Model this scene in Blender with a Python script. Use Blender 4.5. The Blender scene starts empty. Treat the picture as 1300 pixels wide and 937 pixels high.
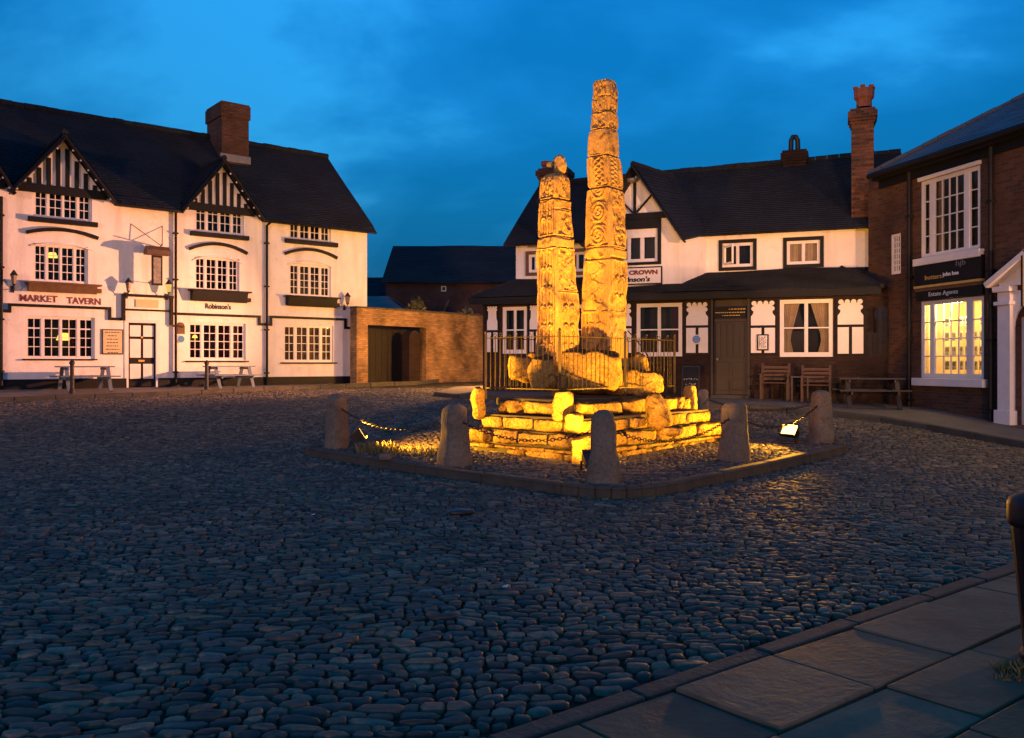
SKYOFF = (18.8, 3.3, 0)
SK0, SK1, SK2 = (.5, 2.3, 1.95), (1.2, 2.9, 2.4), (4.0, 4.7, 3.3)
SKST = .15
SUNP = .9
import bpy, math, random
import numpy as np
from mathutils import Vector, Matrix
R = random.Random(7)
V = Vector
C = bpy.context.scene.collection
F, CX, HY, EYE = 1100.0, 650.0, 462.0, 1.6

# ------------------------------------------------------------------ noise
def _h(i, j, k):
    n = (i * 374761393 + j * 668265263 + k * 2147483647 + 1013904223) & 0xFFFFFFFF
    n = ((n ^ (n >> 13)) * 1274126177) & 0xFFFFFFFF
    return ((n ^ (n >> 16)) & 0xFFFF) / 65535.0
def vn(x, y, z):
    x, y, z = np.broadcast_arrays(np.asarray(x, float), np.asarray(y, float), np.asarray(z, float))
    i, j, k = (np.floor(q).astype(np.int64) for q in (x, y, z))
    fx, fy, fz = x - i, y - j, z - k
    fx, fy, fz = (t * t * (3 - 2 * t) for t in (fx, fy, fz))
    r = 0
    for a in (0, 1):
        for b in (0, 1):
            for c in (0, 1):
                w = (fx if a else 1 - fx) * (fy if b else 1 - fy) * (fz if c else 1 - fz)
                r = r + w * _h(i + a, j + b, k + c)
    return r * 2 - 1
def fbm(x, y, z, o=3):
    s, a, r = 1.0, 1.0, 0
    for _ in range(o):
        r = r + a * vn(x * s, y * s, z * s); s *= 2.03; a *= .5
    return r

# ------------------------------------------------------------------ terrain
TY = [-500, 13, 16, 18, 20, 21.5, 23, 26, 30, 34, 600]
TZ = [0, 0, .06, .18, .38, .5, .6, .68, .82, .88, .95]
def ter(y): return float(np.interp(y, TY, TZ))

# ------------------------------------------------------------------ mesh builder
ORG = {}
class MB:
    def __init__(s): s.v = []; s.f = []
    def add(s, vs, fs):
        b = len(s.v); s.v += [tuple(q) for q in vs]; s.f += [tuple(b + i for i in f) for f in fs]; return s
    def quad(s, a, b, c, d): return s.add([a, b, c, d], [(0, 1, 2, 3)])
    def poly(s, ps): return s.add(ps, [tuple(range(len(ps)))])
    def prism(s, ps, ex):
        n = len(ps); ex = V(ex)
        vs = [V(p) for p in ps] + [V(p) + ex for p in ps]
        return s.add(vs, [tuple(range(n))[::-1], tuple(range(n, 2 * n))] + [(i, (i + 1) % n, n + (i + 1) % n, n + i) for i in range(n)])
    def box(s, lo, hi):
        x0, y0, z0 = lo; x1, y1, z1 = hi
        return s.prism([(x0, y0, z0), (x1, y0, z0), (x1, y1, z0), (x0, y1, z0)], (0, 0, z1 - z0))
    def fbox(s, fc, a0, a1, d0, d1, z0, z1):
        return s.prism([fc.p(a0, d0, z0), fc.p(a1, d0, z0), fc.p(a1, d1, z0), fc.p(a0, d1, z0)], (0, 0, z1 - z0))
    def bar(s, p, q, w, h, up=(0, 0, 1)):
        p, q = V(p), V(q); t = (q - p).normalized(); sd = t.cross(V(up))
        if sd.length < 1e-4: sd = t.cross(V((1, 0, 0)))
        sd.normalize(); u = sd.cross(t).normalized()
        a, b = sd * w / 2, u * h / 2
        return s.prism([p - a - b, p + a - b, p + a + b, p - a + b], q - p)
    def tube(s, pts, r, n=8, cap=True, r1=None):
        pts = [V(p) for p in pts]; m = len(pts); rings = []
        pu = None
        for i, p in enumerate(pts):
            t = (pts[min(i + 1, m - 1)] - pts[max(i - 1, 0)])
            if t.length < 1e-6: t = V((0, 0, 1))
            t.normalize()
            u = t.cross(V((0, 0, 1))) if pu is None else pu - t * pu.dot(t)
            if u.length < 1e-3: u = t.cross(V((1, 0, 0)))
            u.normalize(); pu = u; w = t.cross(u)
            rr = r if r1 is None else r + (r1 - r) * i / max(1, m - 1)
            rings.append([p + (u * math.cos(2 * math.pi * k / n) + w * math.sin(2 * math.pi * k / n)) * rr for k in range(n)])
        vs = [q for rg in rings for q in rg]
        fs = [(i * n + k, i * n + (k + 1) % n, (i + 1) * n + (k + 1) % n, (i + 1) * n + k) for i in range(m - 1) for k in range(n)]
        if cap: fs += [tuple(range(n))[::-1], tuple(range((m - 1) * n, m * n))]
        return s.add(vs, fs)
    def lathe(s, c, prof, n=14):
        c = V(c); m = len(prof)
        vs = [c + V((r * math.cos(2 * math.pi * k / n), r * math.sin(2 * math.pi * k / n), z)) for r, z in prof for k in range(n)]
        fs = [(i * n + k, i * n + (k + 1) % n, (i + 1) * n + (k + 1) % n, (i + 1) * n + k) for i in range(m - 1) for k in range(n)]
        fs += [tuple(range(n))[::-1], tuple(range((m - 1) * n, m * n))]
        return s.add(vs, fs)
    def disc(s, c, nrm, r, th, n=24, sx=1.0):
        c, nrm = V(c), V(nrm).normalized(); u = nrm.cross(V((0, 0, 1))).normalized(); w = u.cross(nrm)
        return s.prism([c + u * math.cos(2 * math.pi * k / n) * r * sx + w * math.sin(2 * math.pi * k / n) * r for k in range(n)], nrm * th)
    def build(s, name, mt, parent=None, smooth=False, bevel=0):
        o = V(ORG.get(parent.name, (0, 0, 0))) if parent else V((0, 0, 0))
        co = np.array(s.v, dtype=np.float64) - np.array(o)
        me = bpy.data.meshes.new(name); me.from_pydata(co.tolist(), [], s.f); me.update()
        return link(name, me, mt, parent, smooth, bevel)
def link(name, me, mt, parent=None, smooth=False, bevel=0):
    add_uv(me)
    for m in (mt if isinstance(mt, (list, tuple)) else [mt]): me.materials.append(m)
    if smooth: me.polygons.foreach_set('use_smooth', [True] * len(me.polygons))
    ob = bpy.data.objects.new(name, me); C.objects.link(ob)
    if parent: ob.parent = parent; ORG[ob.name] = ORG.get(parent.name, (0, 0, 0))
    if bevel:
        b = ob.modifiers.new('bevel', 'BEVEL'); b.width = bevel; b.segments = 2; b.limit_method = 'ANGLE'; b.angle_limit = .6
    return ob
def add_uv(me):
    nl = len(me.loops)
    if not nl: return
    co = np.empty(len(me.vertices) * 3); me.vertices.foreach_get('co', co); co = co.reshape(-1, 3)
    vi = np.empty(nl, dtype=np.int32); me.loops.foreach_get('vertex_index', vi)
    nr = np.empty(len(me.polygons) * 3); me.polygons.foreach_get('normal', nr); nr = nr.reshape(-1, 3)
    tot = np.empty(len(me.polygons), dtype=np.int32); me.polygons.foreach_get('loop_total', tot)
    n = np.repeat(nr, tot, axis=0); p = co[vi]
    hl = np.hypot(n[:, 0], n[:, 1]); flat = hl < .08; hl = np.where(flat, 1, hl)
    u = np.stack([-n[:, 1] / hl, n[:, 0] / hl, 0 * hl], 1); u[flat] = (1, 0, 0)
    w = np.cross(n, u); w[flat] = (0, 1, 0)
    uv = np.stack([(p * u).sum(1), (p * w).sum(1)], 1)
    l = me.uv_layers.new(name='UVMap'); l.data.foreach_set('uv', uv.ravel())
def grid_mesh(name, X, Y, Z, mt, parent=None, smooth=True, wrap=False):
    m, n = X.shape; o = np.array(ORG.get(parent.name, (0, 0, 0))) if parent else np.zeros(3)
    co = np.stack([X, Y, Z], -1).reshape(-1, 3) - o
    idx = np.arange(m * n).reshape(m, n)
    f = np.stack([idx[:-1, :-1], idx[:-1, 1:], idx[1:, 1:], idx[1:, :-1]], -1).reshape(-1, 4)
    me = raw_mesh(name, co, f); return link(name, me, mt, parent, smooth)
def raw_mesh(name, co, f):
    me = bpy.data.meshes.new(name)
    me.vertices.add(len(co)); me.vertices.foreach_set('co', np.asarray(co, dtype=np.float32).ravel())
    k = f.shape[1]; me.loops.add(f.size); me.loops.foreach_set('vertex_index', f.ravel().astype(np.int32))
    me.polygons.add(len(f)); me.polygons.foreach_set('loop_start', np.arange(0, f.size, k, dtype=np.int32))
    me.update(calc_edges=True); return me

def tag(o, label=None, cat=None, group=None, kind=None):
    for k, v in (('label', label), ('category', cat), ('group', group), ('kind', kind)):
        if v: o[k] = v
    return o
def thing(name, label, cat, loc=(0, 0, 0), group=None):
    o = bpy.data.objects.new(name, None); C.objects.link(o); o.location = loc; o.empty_display_size = .2
    ORG[o.name] = tuple(loc); return tag(o, label, cat, group)
def dup(root, loc, rz, label):
    r = root.copy(); C.objects.link(r); r.location = loc; r.rotation_euler = (0, 0, rz); r['label'] = label
    for ch in list(root.children):
        c = ch.copy(); C.objects.link(c); c.parent = r
        for g in list(ch.children):
            d = g.copy(); C.objects.link(d); d.parent = c
    return r

class Fac:
    """a vertical facade plane: p(a, d, z) runs a metres along it, d metres out of it"""
    def __init__(s, O, u, n): s.O = V((O[0], O[1], 0)); s.u = V((u[0], u[1], 0)).normalized(); s.n = V((n[0], n[1], 0)).normalized()
    def p(s, a, d, z): return s.O + s.u * a + s.n * d + V((0, 0, z))
    def D(s, px, d=0):
        r = V(((px - CX) / F, 1, 0)); return (d + s.O.dot(s.n)) / r.dot(s.n)
    def a(s, px, d=0):
        D = s.D(px, d); return (V(((px - CX) / F * D, D, 0)) - s.O).dot(s.u)
    def z(s, px, py, d=0): return EYE + (HY - py) / F * s.D(px, d)

# ------------------------------------------------------------------ materials
class NT:
    def __init__(s, name):
        s.m = bpy.data.materials.new(name); s.m.use_nodes = True; s.t = s.m.node_tree; s.t.nodes.clear()
        s.out = s.n('ShaderNodeOutputMaterial')
    def n(s, ty, **kw):
        x = s.t.nodes.new(ty)
        for k, v in kw.items():
            if hasattr(x, k) and not k.startswith('_'): setattr(x, k, v)
        return x
    def l(s, a, b): s.t.links.new(a, b)
    def noise(s, scale, detail=5, coord='Object', rough=.6, dist=0):
        x = s.n('ShaderNodeTexNoise'); x.inputs['Scale'].default_value = scale; x.inputs['Detail'].default_value = detail
        x.inputs['Roughness'].default_value = rough; x.inputs['Distortion'].default_value = dist
        tc = s.n('ShaderNodeTexCoord'); s.l(tc.outputs[coord], x.inputs['Vector']); return x.outputs['Fac']
    def ramp(s, fac, stops):
        r = s.n('ShaderNodeValToRGB'); e = r.color_ramp.elements
        while len(e) < len(stops): e.new(.5)
        for i, (p, c) in enumerate(stops):
            e[i].position = p; e[i].color = (*c, 1) if len(c) == 3 else c
        s.l(fac, r.inputs[0]); return r.outputs[0]
    def mix(s, fac, a, b, mode='MIX'):
        x = s.n('ShaderNodeMix', data_type='RGBA', blend_type=mode)
        for i, q in ((0, fac), (6, a), (7, b)):
            if hasattr(q, 'links'): s.l(q, x.inputs[i])
            else: x.inputs[i].default_value = q if i == 0 else (*q, 1)
        return x.outputs[2]
    def math(s, op, a, b=0.0):
        x = s.n('ShaderNodeMath', operation=op)
        for i, q in enumerate((a, b)):
            if hasattr(q, 'links'): s.l(q, x.inputs[i])
            else: x.inputs[i].default_value = q
        return x.outputs[0]
    def bsdf(s, col, rough=.7, bump=None, strength=.3, dist=.01, spec=.5, metal=0, normal=None):
        b = s.n('ShaderNodeBsdfPrincipled')
        for k, q in (('Base Color', col), ('Roughness', rough), ('Metallic', metal), ('Specular IOR Level', spec)):
            if hasattr(q, 'links'): s.l(q, b.inputs[k])
            else: b.inputs[k].default_value = (*q, 1) if k == 'Base Color' else q
        if bump is not None:
            x = s.n('ShaderNodeBump'); x.inputs['Strength'].default_value = strength; x.inputs['Distance'].default_value = dist
            s.l(bump, x.inputs['Height']); s.l(x.outputs[0], b.inputs['Normal'])
        s.l(b.outputs[0], s.out.inputs[0]); return b
def mul(c, k): return tuple(x * k for x in c)
def simple(name, col, rough=.6, var=.25, scale=6, bump=.25, metal=0, spec=.5, dist=.004):
    t = NT(name); n1 = t.noise(scale); n2 = t.noise(scale * 9, 4)
    c = t.ramp(n1, [(.3, mul(col, 1 - var)), (.7, mul(col, 1 + var))])
    c = t.mix(.35, c, t.ramp(n2, [(.3, mul(col, 1 - var)), (.7, mul(col, 1 + var * .7))]))
    t.bsdf(c, t.math('MULTIPLY_ADD', n2, .2) if False else rough, n2, bump, dist, spec, metal); return t.m
def emit(name, col, st):
    t = NT(name); e = t.n('ShaderNodeEmission'); e.inputs[0].default_value = (*col, 1); e.inputs[1].default_value = st
    t.l(e.outputs[0], t.out.inputs[0]); return t.m
def brick(name, c1, c2, mortar, bw=.225, rh=.075, ms=.012, var=.4):
    t = NT(name); tc = t.n('ShaderNodeTexCoord'); wn = t.n('ShaderNodeTexNoise'); wn.inputs['Scale'].default_value = 9
    t.l(tc.outputs['UV'], wn.inputs['Vector'])
    wv = t.n('ShaderNodeVectorMath', operation='MULTIPLY_ADD'); t.l(wn.outputs['Color'], wv.inputs[0]); wv.inputs[1].default_value = (.012, .012, 0); t.l(tc.outputs['UV'], wv.inputs[2])
    b = t.n('ShaderNodeTexBrick'); t.l(wv.outputs[0], b.inputs['Vector'])
    b.inputs['Scale'].default_value = 1; b.inputs['Brick Width'].default_value = bw; b.inputs['Row Height'].default_value = rh
    b.inputs['Mortar Size'].default_value = ms; b.inputs['Mortar Smooth'].default_value = .3; b.inputs['Bias'].default_value = -.1
    b.inputs['Color1'].default_value = (*c1, 1); b.inputs['Color2'].default_value = (*c2, 1); b.inputs['Mortar'].default_value = (*mortar, 1)
    big = t.noise(.9, 4); fine = t.noise(30, 4)
    c = t.mix(1, b.outputs['Color'], t.ramp(big, [(.3, (1 - var,) * 3), (.72, (1 + var * .5,) * 3)]), 'MULTIPLY')
    c = t.mix(.5, c, t.ramp(fine, [(.3, (.6,) * 3), (.7, (1.25,) * 3)]), 'MULTIPLY')
    h = t.math('ADD', t.math('MULTIPLY', b.outputs['Fac'], -1), t.math('MULTIPLY', fine, .6))
    t.bsdf(c, .88, h, .8, .012, .25); return t.m

M = {}
def mats():
    t = NT('white_render'); a = t.noise(1.1, 5); b = t.noise(14, 5); s_ = t.noise(3.2, 6, dist=.6)
    st = t.n('ShaderNodeTexNoise'); st.inputs['Scale'].default_value = 1; st.inputs['Detail'].default_value = 5; tcs = t.n('ShaderNodeTexCoord'); mps = t.n('ShaderNodeMapping'); mps.inputs['Scale'].default_value = (3.2, 3.2, .35); t.l(tcs.outputs['Object'], mps.inputs[0]); t.l(mps.outputs[0], st.inputs['Vector'])
    s_ = t.math('MAXIMUM', s_, t.math('MULTIPLY', st.outputs['Fac'], 1.12))
    c = t.mix(t.ramp(s_, [(.54, (0, 0, 0)), (.8, (.6,) * 3)]), t.ramp(a, [(.3, (.74, .72, .68)), (.65, (.83, .81, .77))]), (.55, .52, .46))
    t.bsdf(c, .8, t.math('ADD', t.math('MULTIPLY', a, 2), b), .55, .012, .3); M['render'] = t.m
    M['black'] = simple('black_gloss_paint', (.005, .006, .008), .6, .3, 5, .3, 0, .25)
    M['blackiron'] = simple('black_iron', (.02, .02, .02), .5, .4, 12, .4, .3)
    M['rail'] = simple('rusty_painted_iron', (.022, .014, .01), .5, .5, 8, .4, .3)
    M['white'] = simple('white_window_paint', (.72, .7, .68), .4, .08, 5, .1)
    M['darkstone'] = simple('mossy_shaded_stone', (.05, .045, .03), .9, .5, 5, .8, dist=.012)  # dark from moss and from the platform's shade put into the colour
    M['lead'] = simple('lead_grey', (.16, .17, .18), .55, .3, 3, .2)
    # clay tiles
    t = NT('dark_clay_tiles'); tc = t.n('ShaderNodeTexCoord'); b = t.n('ShaderNodeTexBrick'); t.l(tc.outputs['UV'], b.inputs['Vector'])
    b.inputs['Scale'].default_value = 1; b.inputs['Brick Width'].default_value = .17; b.inputs['Row Height'].default_value = .11
    b.inputs['Mortar Size'].default_value = .006; b.inputs['Color1'].default_value = (.013, .018, .026, 1); b.inputs['Color2'].default_value = (.011, .013, .018, 1)
    b.inputs['Mortar'].default_value = (.004, .005, .006, 1)
    big = t.noise(.8, 5); ms = t.noise(5, 6)
    c = t.mix(1, b.outputs['Color'], t.ramp(big, [(.3, (.6,) * 3), (.7, (1.5,) * 3)]), 'MULTIPLY')
    c = t.mix(t.ramp(ms, [(.58, (0, 0, 0)), (.75, (.5,) * 3)]), c, (.026, .03, .02))
    t.bsdf(c, .8, t.math('ADD', t.math('MULTIPLY', b.outputs['Fac'], -1), ms), .6, .012, .3); M['tiles'] = t.m
    M['slate'] = simple('blue_slate', (.07, .075, .085), .45, .3, 3, .4)
    M['brick'] = brick('dark_red_brick', (.125, .055, .03), (.06, .028, .02), (.08, .066, .052))
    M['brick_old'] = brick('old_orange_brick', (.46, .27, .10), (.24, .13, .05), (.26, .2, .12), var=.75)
    M['brick_crown'] = brick('dark_brown_brick', (.045, .024, .017), (.025, .015, .012), (.03, .023, .02))
    M['brick_ch'] = brick('chimney_brick', (.24, .095, .05), (.05, .03, .025), (.12, .09, .07))
    M['pot'] = simple('terracotta_pot', (.22, .08, .045), .75, .4, 8, .4)
    M['barn'] = brick('barn_brick', (.10, .045, .035), (.06, .03, .025), (.06, .045, .04))
    t = NT('carved_sandstone'); a = t.noise(2.2, 6); b = t.noise(22, 6); d = t.noise(6, 8, dist=.8); e = t.noise(75, 3)
    c = t.ramp(a, [(.28, (.28, .17, .07)), (.7, (.54, .36, .14))])
    c = t.mix(.45, c, t.ramp(b, [(.3, (.15, .10, .06)), (.7, (.56, .38, .16))]))
    c = t.mix(t.ramp(d, [(.53, (0, 0, 0)), (.64, (.85,) * 3)]), c, (.10, .07, .035))
    t.bsdf(c, .9, t.math('ADD', t.math('MULTIPLY', b, 1.4), t.math('ADD', d, t.math('MULTIPLY', e, .4))), .45, .012, .2); M['sand'] = t.m
    t = NT('sandstone_blocks'); g = t.n('ShaderNodeNewGeometry'); a = t.noise(3.2, 6); b = t.noise(26, 6); d = t.noise(7, 8, dist=1.1); e = t.noise(80, 3)
    c = t.ramp(g.outputs['Random Per Island'], [(0, (.24, .14, .045)), (.35, (.44, .28, .08)), (.7, (.54, .35, .10)), (1, (.34, .22, .08))])
    c = t.mix(1, c, t.ramp(a, [(.3, (.65,) * 3), (.7, (1.2,) * 3)]), 'MULTIPLY'); c = t.mix(1, c, t.ramp(b, [(.3, (.55,) * 3), (.7, (1.25,) * 3)]), 'MULTIPLY')
    c = t.mix(t.ramp(d, [(.54, (0, 0, 0)), (.66, (.85,) * 3)]), c, (.06, .045, .022))
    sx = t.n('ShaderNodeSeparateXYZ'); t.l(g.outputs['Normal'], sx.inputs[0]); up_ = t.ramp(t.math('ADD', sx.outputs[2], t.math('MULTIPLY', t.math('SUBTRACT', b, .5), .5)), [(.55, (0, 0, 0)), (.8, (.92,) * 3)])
    c = t.mix(up_, c, (.035, .032, .018))  # shade of the unlit treads painted in: upward faces mixed to dark
    t.bsdf(c, .92, t.math('ADD', t.math('MULTIPLY', b, 1.2), t.math('ADD', t.math('MULTIPLY', d, 1.5), t.math('MULTIPLY', e, .4))), 1, .035, .15); M['block'] = t.m
    t = NT('weathered_grey_stone'); a = t.noise(2.6, 6); b = t.noise(26, 6); d = t.noise(8, 8, dist=1)
    c = t.ramp(a, [(.28, (.09, .078, .06)), (.7, (.20, .17, .13))])
    c = t.mix(.4, c, t.ramp(b, [(.3, (.07, .06, .045)), (.7, (.25, .21, .16))]))
    c = t.mix(t.ramp(d, [(.55, (0, 0, 0)), (.68, (.7,) * 3)]), c, (.07, .068, .045))
    t.bsdf(c, .9, t.math('ADD', t.math('MULTIPLY', b, 1.3), d), .8, .012, .2); M['stone'] = t.m
    # cobbles : colour differs stone by stone
    def pebble(name, pal, gl=.42):
        t = NT(name); g = t.n('ShaderNodeNewGeometry'); r = g.outputs['Random Per Island']
        n = len(pal); c = t.n('ShaderNodeValToRGB'); c.color_ramp.interpolation = 'CONSTANT'
        e = c.color_ramp.elements
        while len(e) < n: e.new(.5)
        for i, q in enumerate(pal): e[i].position = i / n; e[i].color = (*q, 1)
        t.l(r, c.inputs[0]); fine = t.noise(34, 5); md = t.noise(.55, 4)
        col = t.mix(1, c.outputs[0], t.ramp(fine, [(.3, (.6,) * 3), (.72, (1.35,) * 3)]), 'MULTIPLY')
        col = t.mix(1, col, t.ramp(md, [(.3, (.72, .74, .78)), (.7, (1.22, 1.16, 1.08))]), 'MULTIPLY')
        t.bsdf(col, t.ramp(fine, [(.3, (gl,) * 3), (.8, (gl + .3,) * 3)]), fine, .5, .006, .5); return t.m
    M['cobble'] = pebble('cobblestones', [(.072, .068, .048), (.11, .083, .052), (.05, .054, .047), (.15, .115, .074), (.03, .032, .027), (.086, .073, .05), (.056, .058, .046), (.12, .10, .066), (.038, .038, .028), (.065, .076, .068), (.18, .145, .10)], .58)
    M['setts'] = pebble('island_setts', [(.12, .10, .07), (.075, .066, .05), (.16, .13, .09), (.05, .048, .04), (.10, .09, .065)], .6)
    t = NT('earth_joints'); a = t.noise(3, 6); b = t.noise(1.1, 4)
    c = t.mix(t.ramp(b, [(.48, (0, 0, 0)), (.66, (.8,) * 3)]), t.ramp(a, [(.3, (.022, .02, .016)), (.7, (.055, .048, .036))]), (.025, .036, .014))
    t.bsdf(c, .95, t.noise(40, 5), .8, .02, .1); M['earth'] = t.m
    t = NT('flagstone'); g = t.n('ShaderNodeNewGeometry'); a = t.noise(1.6, 6); b = t.noise(24, 6); d = t.noise(5, 7, dist=1.2)
    c = t.ramp(g.outputs['Random Per Island'], [(0, (.10, .075, .042)), (1, (.155, .115, .068))])
    c = t.mix(1, c, t.ramp(a, [(.3, (.6,) * 3), (.7, (1.3,) * 3)]), 'MULTIPLY')
    c = t.mix(t.ramp(d, [(.55, (0, 0, 0)), (.72, (.6,) * 3)]), c, (.055, .05, .042))
    t.bsdf(c, .7, t.math('ADD', d, t.math('MULTIPLY', b, .5)), .6, .012, .35); M['flag'] = t.m
    M['kerb'] = simple('kerb_stone', (.055, .052, .038), .85, .45, 3, .8, dist=.012)
    M['pave'] = simple('worn_pavement', (.12, .105, .09), .85, .35, 1.2, .6, dist=.012)
    M['wood'] = simple('varnished_wood', (.05, .018, .01), .5, .4, 6, .3)
    M['doorwood'] = simple('dark_brown_door', (.013, .008, .006), .5, .3, 5, .3)
    M['darkwood'] = simple('black_stained_wood', (.022, .02, .02), .6, .4, 6, .4)
    M['troughwood'] = simple('brown_trough_wood', (.12, .065, .03), .7, .4, 6, .4)
    M['bluepaint'] = simple('pale_blue_painted_wood', (.10, .14, .20), .6, .2, 8, .3)
    M['gold'] = simple('gold_paint', (.55, .36, .08), .45, .15, 10, .1)
    M['cream'] = simple('cream_board', (.55, .47, .27), .55, .12, 6, .1)
    M['redpaint'] = simple('red_letter_paint', (.17, .025, .015), .55, .15, 8, .1)
    M['bluesign'] = simple('blue_enamel', (.05, .2, .5), .35, .15, 8, .1)
    M['curtain'] = simple('cream_curtain', (.34, .25, .15), .9, .25, 4, .4)
    M['redcurtain'] = simple('maroon_curtain', (.05, .014, .014), .9, .3, 14, .4)
    M['greycurtain'] = simple('net_curtain', (.05, .045, .04), .9, .25, 12, .4)
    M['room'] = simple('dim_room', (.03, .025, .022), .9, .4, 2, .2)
    M['card'] = simple('property_card', (.62, .58, .5), .6, .1, 20, .1)
    M['pic'] = simple('card_picture', (.16, .12, .09), .5, .6, 25, .1)
    M['warmwall'] = simple('shop_interior', (.75, .6, .36), .8, .1, 4, .1)
    M['chalk'] = simple('chalk', (.7, .7, .7), .9, .1, 30, .2)
    t = NT('window_glass'); tr = t.n('ShaderNodeBsdfTransparent'); tr.inputs[0].default_value = (.92, .95, .95, 1)
    gl = t.n('ShaderNodeBsdfGlossy'); gl.inputs['Roughness'].default_value = .03
    nz = t.noise(2.5, 2); bp = t.n('ShaderNodeBump'); bp.inputs['Strength'].default_value = .15; bp.inputs['Distance'].default_value = .02; t.l(nz, bp.inputs['Height']); t.l(bp.outputs[0], gl.inputs['Normal'])
    fr = t.n('ShaderNodeFresnel'); fr.inputs[0].default_value = 1.38
    mx = t.n('ShaderNodeMixShader'); t.l(fr.outputs[0], mx.inputs[0]); t.l(tr.outputs[0], mx.inputs[1]); t.l(gl.outputs[0], mx.inputs[2]); t.l(mx.outputs[0], t.out.inputs[0]); M['glass'] = t.m
    t = NT('leaf'); g = t.n('ShaderNodeNewGeometry'); t.bsdf(t.ramp(g.outputs['Random Per Island'], [(0, (.05, .07, .02)), (1, (.2, .19, .05))]), .6); M['leaf'] = t.m
    t = NT('grass_blade'); g = t.n('ShaderNodeNewGeometry'); t.bsdf(t.ramp(g.outputs['Random Per Island'], [(0, (.05, .07, .02)), (1, (.22, .17, .06))]), .7); M['grass'] = t.m
    M['litter'] = simple('black_litter', (.02, .02, .025), .4, .4, 9, .3)
    M['paper'] = simple('white_scrap', (.6, .6, .6), .6, .1, 9, .2)
    M['lamp_on'] = emit('lit_lamp_shade', (1, .55, .08), 2.2)
    M['lamp_dim'] = emit('dim_lantern_bulb', (1, .6, .15), .9)
    M['shop_tube'] = emit('shop_ceiling_lamp', (1, .75, .38), 5)
    M['flood'] = emit('floodlight_glass', (1, .55, .14), 6)
    M['wallsign'] = simple('pub_sign_painting', (.2, .19, .17), .6, .7, 10, .1)
mats()

# ------------------------------------------------------------------ generic helpers
def tiles(mb, e0, e1, r1, r0, course=.12, lift=.022, th=.07, seg=.6):
    e0, e1, r1, r0 = map(V, (e0, e1, r1, r0))
    nrm = (e1 - e0).cross(r0 - e0 + r1 - e1).normalized()
    if nrm.z < 0: nrm = -nrm
    n = max(2, int(max((r0 - e0).length, (r1 - e1).length) / course)); m = max(1, int((e1 - e0).length / seg))
    def pt(s, t): return (e0.lerp(e1, s)).lerp(r0.lerp(r1, s), t)
    sag = lambda s, t: nrm * .025 * math.sin(s * m * .7 + 3 * t) * (1 if m > 3 else 0)
    for k in range(n):
        lo = [pt(i / m, k / n) + nrm * (lift + R.uniform(-.006, .006)) + sag(i / m, k / n) for i in range(m + 1)]
        hi = [pt(i / m, min(1, (k + 1.02) / n)) + sag(i / m, (k + 1) / n) for i in range(m + 1)]
        lb = [q - nrm * (lift * 1.3) for q in lo]
        vs = lo + hi + lb; w = m + 1
        mb.add(vs, [(i, i + 1, w + i + 1, w + i) for i in range(m)] + [(2 * w + i, 2 * w + i + 1, i + 1, i) for i in range(m)])
    d = -nrm * th
    c = [e0, e1, r1, r0]
    mb.add([q - nrm * .012 for q in c] + [q + d for q in c], [(4, 5, 6, 7), (0, 1, 5, 4), (1, 2, 6, 5), (2, 3, 7, 6), (3, 0, 4, 7)])
def ridge(mb, p, q, r=.11):
    p, q = V(p), V(q); L = (q - p).length; n = max(1, int(L / .34)); t = (q - p) / n
    for i in range(n):
        a = p + t * i + V((0, 0, R.uniform(-.012, .012))); mb.tube([a, a + t * .97], r * R.uniform(.92, 1.06), 8)
def wall(mb, fc, a0, a1, z0, z1, ops=(), d=0, th=.25):
    A = sorted({a0, a1} | {q for o in ops for q in (o[0], o[1]) if a0 < q < a1}); Z = sorted({z0, z1} | {q for o in ops for q in (o[2], o[3]) if z0 < q < z1})
    for i in range(len(A) - 1):
        for j in range(len(Z) - 1):
            ca, cz = (A[i] + A[i + 1]) / 2, (Z[j] + Z[j + 1]) / 2
            if any(o[0] < ca < o[1] and o[2] < cz < o[3] for o in ops): continue
            mb.quad(fc.p(A[i], d, Z[j]), fc.p(A[i + 1], d, Z[j]), fc.p(A[i + 1], d, Z[j + 1]), fc.p(A[i], d, Z[j + 1]))
    for o in ops:
        q = [(o[0], o[2]), (o[1], o[2]), (o[1], o[3]), (o[0], o[3])]
        for k in range(4):
            (aa, za), (ab, zb) = q[k], q[(k + 1) % 4]
            mb.quad(fc.p(aa, d, za), fc.p(aa, d - th, za), fc.p(ab, d - th, zb), fc.p(ab, d, zb))
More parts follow.
